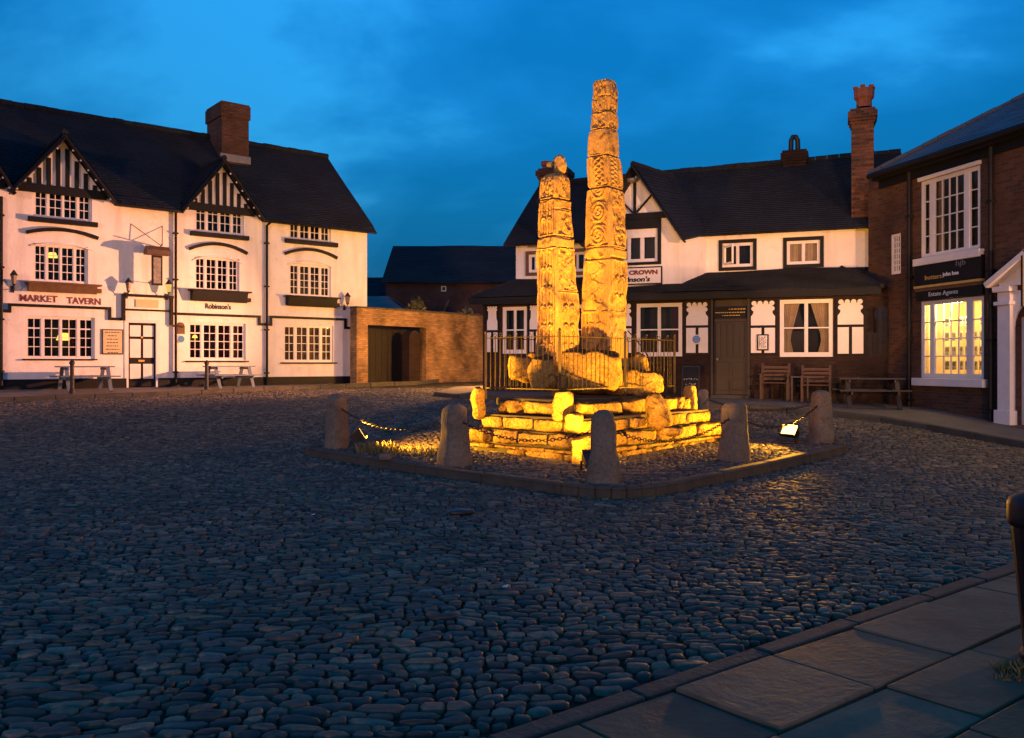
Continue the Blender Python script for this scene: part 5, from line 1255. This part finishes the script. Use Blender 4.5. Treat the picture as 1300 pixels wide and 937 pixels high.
shaft(short, pos(707.5, DS), DS, -T2, pf, [A_, B_, A_, B_], 9, joints=((zq(303), .04), (zq(318), .02), (zq(255.5), .04), (zq(268), .025)))
rock('cross_head', (pos(710.5, DS), DS, zq(208.5)), (.2, .17, .31), .5, M['sand'], short, 33, .025, 14, .65, fr=9)
m = MB(); m.bar((pos(692, DS), DS, zq(206)), (pos(704, DS), DS, zq(203)), .1, .09); rock('head_stub', (pos(700, DS), DS, zq(209)), (.16, .1, .1), .3, M['stone'], short, 34, .015, 8, .4)

# railing ---------------------------------------------------------------
rl = thing('iron_railing', 'low square iron railing with scrolled bar tops around the crosses', 'railing', (1.33, 15.5, 1.05))
RF = V((.755, 13.72, 0)); RA, RB = 3.42, 1.62; rz0, rz1 = 1.19, 2.04
cor = [RF, RF + UX * RA, RF + UX * RA + VX * RB, RF + VX * RB]
for i in range(4):
    p, q = cor[i], cor[(i + 1) % 4]; L = (q - p).length
    for z, r_ in ((rz0, .012), (rz1, .014)):
        m = MB(); m.bar(p + V((0, 0, z)), q + V((0, 0, z)), .03, .014); m.build('rail', M['rail'], rl)
    n = round(L / .118)
    for k in range(1, n):
        a = p.lerp(q, k / n) + V((R.uniform(-.004, .004), R.uniform(-.004, .004), 0)); m = MB(); m.tube([a + V((0, 0, rz0 - .03)), a + V((0, 0, rz1 + .03))], .0058, 6)
        if k % 3 == 0:
            t = (q - p).normalized(); c = a + V((0, 0, rz1 + .055)); m.tube([c + t * .03 * math.cos(x) + V((0, 0, .03 * math.sin(x))) for x in [j * .7 - 1.57 for j in range(9)]], .006, 5)
        m.build('bar', M['rail'], rl)
posts = cor + [RF.lerp(cor[1], .53), cor[3].lerp(cor[2], .53)]
for p in posts:
    m = MB(); m.box((p.x - .02, p.y - .02, 1.0), (p.x + .02, p.y + .02, rz1 + .07)); m.lathe(p + V((0, 0, rz1 + .07)), [(.012, 0), (.026, .02), (.02, .045), (.003, .065)], 8); m.build('post', M['rail'], rl)
for (p, q, zz) in ((RF.lerp(cor[1], .3), RF.lerp(cor[1], .42), 0),):
    m = MB(); m.tube([V((1.72, 15.75, 2.2)), V((1.5, 15.2, 1.9)), V((1.42, 14.9, 1.45)), V((1.75, 14.75, 1.2))], .02, 6); m.tube([V((2.1, 15.7, 2.2)), V((2.35, 15.6, 1.9)), V((2.5, 15.4, 1.6))], .012, 6); m.build('stay_rod', M['blackiron'], rl)

# stone bollards --------------------------------------------------------
def bollard(label, px, yt, yb, wt, wb, D, seed, nm='stone_bollard'):
    h = (yb - yt) / F * D; x = pos(px, D); z0 = ter(D) + ISLH - .05; s0 = wb / F * D / 1.25; s1 = wt / F * D / 1.25
    n, rows_ = 24, 26; vs = []
    th = np.linspace(0, 2 * np.pi, n, endpoint=False)
    hh = h + .05
    for j in range(rows_ + 1):
        t = j / rows_; hw = (s0 + (s1 - s0) * min(1, t * 1.06)) / 2; 
        if t > .9: u = (t - .9) / .1; hw *= math.sqrt(max(.0, 1 - u * u * .8)); 
        for a in th:
            e = 2 / 3.4; c, s_ = math.cos(a + .5), math.sin(a + .5); ux = math.copysign(abs(c) ** e, c); uy = math.copysign(abs(s_) ** e, s_)
            px_, py_ = ux * hw, uy * hw * .92; zz = t * hh
            d = float(fbm(px_ * 5 + seed, py_ * 5, zz * 4 + seed, 3)) * .018 + float(vn(px_ * 16, py_ * 16, zz * 16 + seed)) * .005
            r0 = seed * .9; cx_, cy_ = px_ * (1 + d / max(hw, .05)), py_ * (1 + d / max(hw, .05))
            vs.append((x + cx_ * math.cos(r0) - cy_ * math.sin(r0), D + cx_ * math.sin(r0) + cy_ * math.cos(r0), z0 + zz + d))
    vs.append((x, D, z0 + hh + .01)); T = len(vs) - 1
    fs = [(j * n + i, j * n + (i + 1) % n, (j + 1) * n + (i + 1) % n, (j + 1) * n + i) for j in range(rows_) for i in range(n)] + [(rows_ * n + i, rows_ * n + (i + 1) % n, T) for i in range(n)]
    m = MB(); m.add(vs, fs); o = m.build(nm, M['stone'], None, smooth=True); tag(o, label, 'bollard', 'stone bollards round the monument'); return V((x, D, z0 + hh * .78))
bl = bollard('leftmost stone bollard, at the left tip of the kerbed island', 428, 502, 569, 26, 36, 15.0, 1)
b2_ = bollard('stone bollard between the leftmost one and the front one', 577.5, 512, 588, 37, 54, 12.75, 2.3)
bf = bollard('largest and nearest stone bollard, dark grey, at the front of the island', 766, 521, 611, 34, 54, 10.85, 3.1)
b4_ = bollard('stone bollard to the right of the monument steps, left of the glowing floodlight', 932, 510, 583, 33, 48, 13.3, 4.2)
b5_ = bollard('stone bollard at the right tip of the island beside the glowing floodlight', 1042, 498, 563, 28, 37, 15.75, 5.5)
b6_ = bollard('narrow stone bollard behind the monument, beside the slim round-headed stone', 893, 494, 536, 15, 21, 18.4, 6.6)
def chain(label, p, q, sag):
    m = MB(); L = (q - p).length; n = int(L / .062); 
    pts = [p.lerp(q, k / n) - V((0, 0, sag * 4 * (k / n) * (1 - k / n))) for k in range(n + 1)]
    for k in range(n):
        a, b = pts[k], pts[k + 1]; t = (b - a).normalized(); sd = t.cross(V((0, 0, 1))).normalized(); up_ = sd.cross(t); w = sd if k % 2 else up_; c = (a + b) / 2
        ring = [c + t * .042 * math.cos(x) + w * .02 * math.sin(x) for x in [j * math.pi / 4 for j in range(9)]]; m.tube(ring, .0065, 5, cap=False)
    o = m.build('bollard_chain', M['rail'], None); tag(o, label, 'chain', 'chains between the stone bollards')
chain('chain sagging from the leftmost stone bollard towards the monument', bl, b2_, .28)
chain('chain from the second stone bollard to the nearest front bollard', b2_, bf, .25)
chain('chain from the nearest front bollard to the bollard right of the steps', bf, b4_, .28)
chain('chain between the two stone bollards at the right of the island', b4_, b5_, .3)
chain('chain from the bollard at the right tip back to the narrow bollard behind', b5_, b6_, .2)

# floodlights ---------------------------------------------------------------
def flood(label, loc, aim, P, size=(.34, .2), s=1.0, spread=math.radians(125)):
    L = thing('floodlight', label, 'floodlight', tuple(loc), 'ground floodlights round the monument'); c = V(loc) + V((0, 0, .3 * s)); f = (V(aim) - c).normalized()
    sd = f.cross(V((0, 0, 1))).normalized(); up_ = sd.cross(f); w, h, d = size[0] * s / 2, size[1] * s / 2, .2 * s
    m = MB(); a = [c + sd * (i * w * 1.08) + up_ * (j * h * 1.1) for i, j in ((-1, -1), (1, -1), (1, 1), (-1, 1))]; b = [c - f * d + sd * (i * w * .7) + up_ * (j * h * .6) for i, j in ((-1, -1), (1, -1), (1, 1), (-1, 1))]
    m.add(a + b, [(4, 5, 6, 7)[::-1]] + [(i, (i + 1) % 4, 4 + (i + 1) % 4, 4 + i) for i in range(4)])
    for i, j, wx, hx in ((0, 1, w * 1.1, .012), (0, -1, w * 1.1, .012)): m.bar(c + up_ * j * h * 1.1 - sd * wx + f * .012, c + up_ * j * h * 1.1 + sd * wx + f * .012, .05, .02, up=tuple(up_))
    m.build('lamp_housing', M['blackiron'], L)
    m = MB(); q = [c - f * .012 + sd * (i * w) + up_ * (j * h) for i, j in ((-1, -1), (1, -1), (1, 1), (-1, 1))]; m.poly(q); m.build('lamp_glass', M['flood'], L)
    m = MB()
    for i in (-1, 1): m.bar(c - f * .08 + sd * i * w * 1.15, V(loc) + sd * i * w * 1.15 + V((0, 0, .03)), .03, .012)
    m.bar(V(loc) - sd * w * 1.2 + V((0, 0, .03)), V(loc) + sd * w * 1.2 + V((0, 0, .03)), .06, .03); m.bar(V(loc) + V((0, 0, .0)), V(loc) + V((0, 0, .05)), .2, .2, up=(1, 0, 0)); m.tube([c - f * d, c - f * (d + .06) - V((0, 0, .1)), V(loc) - f * .3 + V((0, 0, .02))], .012, 6)
    m.build('bracket', M['blackiron'], L)
    la = bpy.data.lights.new('floodlight_lamp', 'AREA'); la.shape = 'RECTANGLE'; la.size = size[0] * s * .95; la.size_y = size[1] * s * .95; la.energy = P; la.color = SOD; la.spread = spread
    o = bpy.data.objects.new('floodlight_lamp', la); C.objects.link(o); o.parent = L; o.location = c + f * .004 - V(loc)
    o.rotation_euler = (-f).to_track_quat('Z', 'Y').to_euler(); return L
SOD = (1, .41, .02)
gi = lambda D: ter(D) + ISLH
flood('floodlight facing right into dry grass beside the leftmost stone bollard', (pos(460, 14.6), 14.6, gi(14.6) - .02), (1.0, 15.2, 2.6), 640, spread=math.radians(150))
flood('glowing floodlight on the right of the island beside the right-hand bollard', (pos(1001, 15.6), 15.6, gi(15.6) - .05), (1.5, 13.3, 3.0), 620, s=.9)
flood('floodlight seen from behind between the steps and the nearest bollard', (pos(753, 11.9) - .02, 11.75, gi(12) - .02), (1.15, 15.3, 4.2), 500, s=.8)

# dry grass and stones by the left floodlight
def grass(name, c, rx, ry, n, h, seed, label=None):
    rg = random.Random(seed); m = MB()
    for _ in range(n):
        a, r = rg.uniform(0, 6.28), math.sqrt(rg.random()); x, y = c[0] + rx * r * math.cos(a), c[1] + ry * r * math.sin(a); z = c[2]; hh = h * rg.uniform(.35, 1.2); b = rg.uniform(0, 6.28); w = .006; ln = hh * rg.uniform(.1, .8)
        dx, dy = math.cos(b), math.sin(b)
        m.add([(x - dy * w, y + dx * w, z), (x + dy * w, y - dx * w, z), (x + dx * ln * .4 + dy * w * .6, y + dy * ln * .4 - dx * w * .6, z + hh * .6), (x + dx * ln, y + dy * ln, z + hh)], [(0, 1, 2, 3)])
    o = m.build(name, M['grass'], None); tag(o, kind='stuff'); return o
gmm = [(pos(480, 14.3), 14.3, .35, .3, 260, .16), (pos(520, 14.2), 14.2, .75, .3, 420, .1), (pos(485, 14.5), 14.45, .12, .1, 60, .13), (pos(553, 14), 13.9, .35, .3, 160, .09)]
for k, (x, y, rx, ry, n, h) in enumerate(gmm): grass('dry_grass', (x, y, gi(y) - .01), rx, ry, n, h, 50 + k)
for k in range(14):
    x = R.uniform(-2.6, 5); t = R.random(); i = R.randrange(2); p = IC[i].lerp(IC[i + 1], t); p = p - V((0, .12, 0)); grass('kerb_grass', (p.x, p.y, ter(p.y) - .02), .25, .06, 35, .05, 80 + k)
for k, (px, py, D, s) in enumerate(((490, 566, 13.3, .14), (524, 560, 13.8, .07), (470, 572, 13.5, .06))):
    o = rock('loose_stone', (pos(px, D), D, gi(D) + s * .25), (s * 1.3, s, s * .7), .3 * k, M['stone'], None, 60 + k, .012, 7, .5); tag(o, ('grey lump of stone on the island in front of the left floodlight', 'small loose stone among the dry grass right of the left floodlight', 'smallest loose stone near the island kerb below the left floodlight')[k], 'stone')

# ================================================================== furniture
def picnic(label, loc, rz, mt, grp):
    T = thing('picnic_table', label, 'picnic table', (0, 0, 0), grp)
    m = MB()
    for k in range(5): m.box((-.75, -.34 + k * .138, .7), (.75, -.21 + k * .138, .735))
    m.build('tabletop', M[mt], T, bevel=.004)
    for s in (-1, 1):
        m = MB(); 
        for k in range(2): m.box((-.8, s * .62 - .13 + k * .135, .42), (.8, s * .62 - .005 + k * .135, .455))
        m.build('bench_seat', M[mt], T, bevel=.004)
    for sx in (-1, 1):
        m = MB(); m.bar((sx * .52, -.7, .385), (sx * .52, .7, .385), .045, .09); m.bar((sx * .52, -.34, .66), (sx * .52, .34, .66), .045, .07); m.build('cross_beam', M[mt], T)
        for sy in (-1, 1): m = MB(); m.bar((sx * .56, sy * .62, 0), (sx * .56, sy * .25, .7), .045, .1, up=(1, 0, 0)); m.build('leg', M[mt], T)
    T.location = loc; T.rotation_euler = (0, 0, rz); return T
pa = math.atan2(PUB.u.y, PUB.u.x); ct = math.atan2(CRW.u.y, CRW.u.x)
p1 = PUB.p(fa(108, .95), .95, .80); t1 = picnic('pale blue picnic table in front of the pub window with the lit lamp', p1, pa, 'bluepaint', 'picnic tables outside the white pub')
p2 = PUB.p(fa(291, .95), .95, .80); dup(t1, p2, pa + .04, 'pale blue picnic table under the middle ground floor window of the white pub')
m = MB(); m.box((-.16, -.13, .0), (.16, .13, .012)); 
picnic('black picnic table outside the timber trimmed pub, near the brick shop', CRW.p(ca(1104, .9), .95, .52), ct + .15, 'darkwood', 'dark furniture outside the pub')
for px, lb in ((91.5, 'slim black post in front of the left picnic table'), (262.5, 'slim black post in front of the picnic table under the middle window')):
    D = PUB.D(px, 2.0); o = MB(); x = pos(px, D); z = .76; o.lathe((x, D, z), [(.07, 0), (.07, .12), (.055, .15), (.055, .82), (.075, .84), (.075, .88), (.05, .93), (.01, .96)], 14); b = o.build('iron_post', M['blackiron']); tag(b, lb, 'post', 'black posts along the pub kerb')
def chair(label, loc, rz, w=.6, grp=None, mt='wood'):
    T = thing('garden_armchair', label, 'chair', (0, 0, 0), grp)
    m = MB(); 
    for k in range(5): m.box((-w / 2, -.24 + k * .1, .42), (w / 2, -.16 + k * .1, .445))
    m.build('seat', M[mt], T)
    m = MB()
    for k in range(4): m.bar((-w / 2, .27 + k * .025, .53 + k * .1), (w / 2, .27 + k * .025, .53 + k * .1), .02, .07)
    m.build('backrest', M[mt], T)
    for sx in (-1, 1):
        x = sx * (w / 2 + .025); m = MB(); m.box((x - .025, -.26, 0), (x + .025, -.2, .64)); m.build('leg', M[mt], T)
        m = MB(); m.bar((x, .24, 0), (x, .37, .93), .05, .06, up=(1, 0, 0)); m.build('leg', M[mt], T)
        m = MB(); m.box((x - .035, -.3, .64), (x + .035, .3, .67)); m.build('armrest', M[mt], T)
    T.location = loc; T.rotation_euler = (0, 0, rz); return T
zc0 = .68
c1_ = chair('slatted red-brown wooden armchair right of the brown pub door', CRW.p(ca(984, .5), .55, zc0), ct + math.pi * 0 , 0.62, 'wooden chairs outside the pub')
dup(c1_, CRW.p(ca(1036, .5), .55, zc0 - .05), ct, 'slatted red-brown wooden armchair behind the right-hand bollard')
T = thing('small_table', 'small dark square table between the two wooden armchairs', 'table', tuple(CRW.p(ca(1012, .5), .6, zc0 - .03)))
c = CRW.p(ca(1012, .5), .6, zc0 - .03); m = MB(); m.box((c.x - .24, c.y - .24, c.z + .6), (c.x + .24, c.y + .24, c.z + .635)); m.build('tabletop', M['darkwood'], T)
for sx in (-1, 1):
    for sy in (-1, 1): m = MB(); m.box((c.x + sx * .2 - .02, c.y + sy * .2 - .02, c.z), (c.x + sx * .2 + .02, c.y + sy * .2 + .02, c.z + .6)); m.build('leg', M['darkwood'], T)
# chalkboard
B_ = thing('chalkboard', 'black pavement chalkboard with white handwriting left of the brown pub door', 'sign', tuple(CRW.p(ca(876, .3), .3, .75)))
a0, a1 = ca(865.5, .3), ca(888, .3); z0 = .72; z1 = cz(876, 464.5, .3)
m = MB(); m.prism([CRW.p(a0, .42, z0), CRW.p(a1, .42, z0), CRW.p(a1, .2, z1), CRW.p(a0, .2, z1)], -CRW.n * .03); m.build('board', M['darkwood'], B_)
m = MB(); m.prism([CRW.p(a0 + .03, .38, z0 + .12), CRW.p(a1 - .03, .38, z0 + .12), CRW.p(a1 - .03, .225, z1 - .03), CRW.p(a0 + .03, .225, z1 - .03)], CRW.n * .02); m.build('slate_face', M['black'], B_)
m = MB(); rg = random.Random(5)
for k, (f, h, wd) in enumerate(((.93, .02, .3), (.82, .035, .75), (.72, .03, .65), (.55, .085, .8), (.4, .08, .62), (.26, .06, .35))):
    zz = z0 + (z1 - z0) * f; d = .43 - .22 * f + .012; am = (a0 + a1) / 2; x = am - (a1 - a0) * wd / 2
    while x < am + (a1 - a0) * wd / 2:
        l = h * rg.uniform(.5, .8); pts = [CRW.p(x + l * rg.random(), d, zz + h * (rg.random() - .5)) for _ in range(4)]; m.tube(pts, .005, 4); x += l * 1.25
m.build('chalk_writing', M['chalk'], B_)
# black litter bin at the right edge
D = 4.55; bx = 2.975
bn_ = thing('litter_bin', 'black tapered litter bin cut off by the right edge of the photo', 'bin', (bx, D, 0))
m = MB(); m.lathe((bx, D, .0), [(.27, 0), (.27, .05), (.25, .06), (.31, .72), (.31, .74)], 28); m.build('body', M['black'], bn_, smooth=False)
m = MB(); m.lathe((bx, D, 0), [(.325, .74), (.33, .77), (.33, .85), (.31, .885), (.2, .93), (.02, .94)], 28); m.build('lid', M['black'], bn_, smooth=True)
for k in range(4): a = k * math.pi / 2 + .4; m = MB(); m.box((bx + .3 * math.cos(a) - .05, D + .3 * math.sin(a) - .05, .62), (bx + .3 * math.cos(a) + .05, D + .3 * math.sin(a) + .05, .68)); m.build('band_lug', M['black'], bn_)
grass('grass_tuft', (2.62, 4.45, 0), .14, .08, 260, .07, 7); grass('grass_tuft', (2.5, 4.35, 0), .1, .05, 100, .05, 8)
# litter
D = 9.0; o = rock('crumpled_litter', (pos(585, 9.2), 9.2, .03), (.26, .14, .06), .3, M['litter'], None, 71, .02, 8, .6); tag(o, 'crumpled black rag lying on the cobbles in front of the island', 'litter')
for px, py, lb in ((641, 750, 'tiny white scrap of paper on the cobbles, nearer the camera'), (397, 657, 'tiny white scrap of paper on the cobbles on the left')):
    D = 1.6 * F / (py - HY); m = MB(); x = pos(px, D); m.add([(x - .02, D - .01, .028), (x + .02, D - .015, .03), (x + .024, D + .012, .042), (x - .015, D + .015, .03)], [(0, 1, 2, 3)]); o = m.build('paper_scrap', M['paper']); tag(o, lb, 'litter')

def spot(name, loc, aim, P, col, ang=150, blend=.6, r=.12, par=None):
    l = bpy.data.lights.new(name, 'SPOT'); l.energy = P; l.color = col; l.shadow_soft_size = r; l.spot_size = math.radians(ang); l.spot_blend = blend
    o = bpy.data.objects.new(name, l); C.objects.link(o); o.location = loc; o.rotation_euler = (V(loc) - V(aim)).to_track_quat('Z', 'Y').to_euler(); return o
# ================================================================== lanterns assumed on the buildings, unseen, put in for warm wall light
sl = thing('wall_lantern', 'assumed street lantern, unseen on the left end wall of the timber trimmed pub', 'lantern', (-.95, 27.2, 3.2))
lp = CRW.p(ca(655, US) , 0, 0)
q = CRW.p(uL, -3.0, 0); lx = V((q.x, q.y, 0)) - CRW.u * .45
m = MB(); m.lathe((lx.x, lx.y, 3.5), [(.06, 0), (.11, .28)], 8); m.build('lantern_glass', M['lamp_on'], sl)
m = MB(); m.lathe((lx.x, lx.y, 3.78), [(.15, 0), (.05, .12), (.01, .16)], 8); m.tube([(lx.x, lx.y, 3.5), (lx.x, lx.y, 3.4), tuple(q + V((0, 0, 3.3)))], .02, 6); m.build('lantern_cap', M['blackiron'], sl)
spot('unseen_lantern_spot', (lx.x - .12, lx.y - .05, 3.3), (-14, 24.4, 2.9), 17000, (1, .36, .17), 58, 1)  # spot added at the unseen lantern to brighten the white pub's wall
plight('unseen_lantern_glow', (lx.x - .12, lx.y - .05, 3.35), 2200, (1, .42, .08), .1)

s2 = thing('wall_lantern', 'added lantern on a bracket of the brick shop, beyond the right edge of the photo', 'lantern', tuple(EST.p(EST.O.x * 0 + 8.2, 0, 3.6)))
q = EST.p(8.2, 0, 3.7); c = EST.p(8.2, .6, 3.5)
m = MB(); m.lathe(c, [(.08, 0), (.13, .32)], 8); m.build('lantern_glass', M['lamp_on'], s2)
m = MB(); m.lathe(c + V((0, 0, .32)), [(.17, 0), (.05, .12), (.01, .16)], 8); m.tube([c + V((0, 0, .45)), EST.p(8.2, .3, 4.15), EST.p(8.2, 0, 3.95)], .02, 6); m.build('lantern_cap', M['blackiron'], s2)
plight('added_lantern_light', tuple(EST.p(8.2, .62, 3.35)), 700, (1, .48, .18), .1)
spot('added_lantern_beam', tuple(EST.p(8.2, .64, 3.35)), (3.5, 23.6, 4.9), 7500, (1, .45, .24), 58, 1)  # spot added at the unseen lantern to brighten the Crown's upper wall

# ================================================================== camera, world, sun
cam = bpy.data.cameras.new('camera'); co_ = bpy.data.objects.new('camera', cam); C.objects.link(co_); bpy.context.scene.camera = co_
co_.location = (0, 0, EYE); co_.rotation_euler = (math.pi / 2, 0, 0); cam.sensor_width = 36; cam.lens = 36 * F / 1300; cam.shift_y = -6.5 / 1300; cam.clip_end = 1000; cam.clip_start = .05
wd = bpy.data.worlds.new('World'); bpy.context.scene.world = wd; wd.use_nodes = True; t = wd.node_tree; t.nodes.clear()
N_ = lambda ty: t.nodes.new(ty)
SUN_AZ, SUN_EL = math.radians(190), math.radians(3.0)
sky = N_('ShaderNodeTexSky'); sky.sky_type = 'NISHITA'; sky.sun_disc = False; sky.sun_elevation = SUN_EL; sky.sun_rotation = SUN_AZ; sky.ozone_density = 6; sky.air_density = 1.0; sky.dust_density = .2
tc = N_('ShaderNodeTexCoord'); sep = N_('ShaderNodeSeparateXYZ'); t.links.new(tc.outputs['Generated'], sep.inputs[0])
# clouds on a plane overhead: direction / (z + k)
ad = N_('ShaderNodeMath'); ad.operation = 'ADD'; t.links.new(sep.outputs[2], ad.inputs[0]); ad.inputs[1].default_value = .45
mxz = N_('ShaderNodeMath'); mxz.operation = 'MAXIMUM'; t.links.new(ad.outputs[0], mxz.inputs[0]); mxz.inputs[1].default_value = .08
cmb = N_('ShaderNodeCombineXYZ')
for i in (0, 1):
    d_ = N_('ShaderNodeMath'); d_.operation = 'DIVIDE'; t.links.new(sep.outputs[i], d_.inputs[0]); t.links.new(mxz.outputs[0], d_.inputs[1]); t.links.new(d_.outputs[0], cmb.inputs[i])
mp = N_('ShaderNodeMapping'); mp.inputs['Scale'].default_value = (1.05, 1.6, 1); mp.inputs['Rotation'].default_value = (0, 0, -.35); mp.inputs['Location'].default_value = SKYOFF; t.links.new(cmb.outputs[0], mp.inputs[0])
n1 = N_('ShaderNodeTexNoise'); n1.inputs['Scale'].default_value = 1.5; n1.inputs['Detail'].default_value = 6; n1.inputs['Roughness'].default_value = .52; n1.inputs['Distortion'].default_value = .25; t.links.new(mp.outputs[0], n1.inputs[0])
rp = N_('ShaderNodeValToRGB'); e = rp.color_ramp.elements; e[0].position = .40; e[0].color = (*SK0, 1); e[1].position = .60; e[1].color = (*SK2, 1); k_ = e.new(.5); k_.color = (*SK1, 1)
lf = N_('ShaderNodeMath'); lf.operation = 'MULTIPLY_ADD'; t.links.new(sep.outputs[0], lf.inputs[0]); lf.inputs[1].default_value = -.05; t.links.new(n1.outputs[0], lf.inputs[2]); t.links.new(lf.outputs[0], rp.inputs[0])
mr = N_('ShaderNodeValToRGB'); e2 = mr.color_ramp.elements; e2[0].position = 0; e2[0].color = (.3, .17, .4, 1); e2[1].position = .44; e2[1].color = (1.3, 1.3, 1.3, 1); k2 = e2.new(.17); k2.color = (.7, .58, .62, 1); k3 = e2.new(.08); k3.color = (.5, .32, .5, 1); t.links.new(sep.outputs[2], mr.inputs[0])
m0 = N_('ShaderNodeVectorMath'); m0.operation = 'MULTIPLY'; t.links.new(rp.outputs[0], m0.inputs[0]); t.links.new(mr.outputs[0], m0.inputs[1])
mm = N_('ShaderNodeMix'); mm.data_type = 'RGBA'; mm.blend_type = 'MULTIPLY'; mm.inputs[0].default_value = 1; t.links.new(sky.outputs[0], mm.inputs[6]); t.links.new(m0.outputs[0], mm.inputs[7])
bg = N_('ShaderNodeBackground'); bg.inputs[1].default_value = SKST; t.links.new(mm.outputs[2], bg.inputs[0]); wo = N_('ShaderNodeOutputWorld'); t.links.new(bg.outputs[0], wo.inputs[0])
s = bpy.data.lights.new('sun', 'SUN'); s.energy = SUNP; s.color = (1, .43, .2); s.angle = math.radians(4); so = bpy.data.objects.new('sun', s); C.objects.link(so)
el = SUN_EL; dirv = V((math.sin(SUN_AZ) * math.cos(el), math.cos(SUN_AZ) * math.cos(el), math.sin(el))); so.rotation_euler = dirv.to_track_quat('Z', 'Y').to_euler()
sc_ = bpy.context.scene; sc_.view_settings.view_transform = 'Standard'; sc_.view_settings.look = 'None'; sc_.view_settings.exposure = 0; sc_.view_settings.gamma = 1; sc_.view_settings.use_curve_mapping = False
sc_.cycles.use_denoising = True; sc_.cycles.max_bounces = 6; sc_.cycles.diffuse_bounces = 3; sc_.cycles.glossy_bounces = 3; sc_.cycles.transparent_max_bounces = 12; sc_.cycles.sample_clamp_indirect = 4
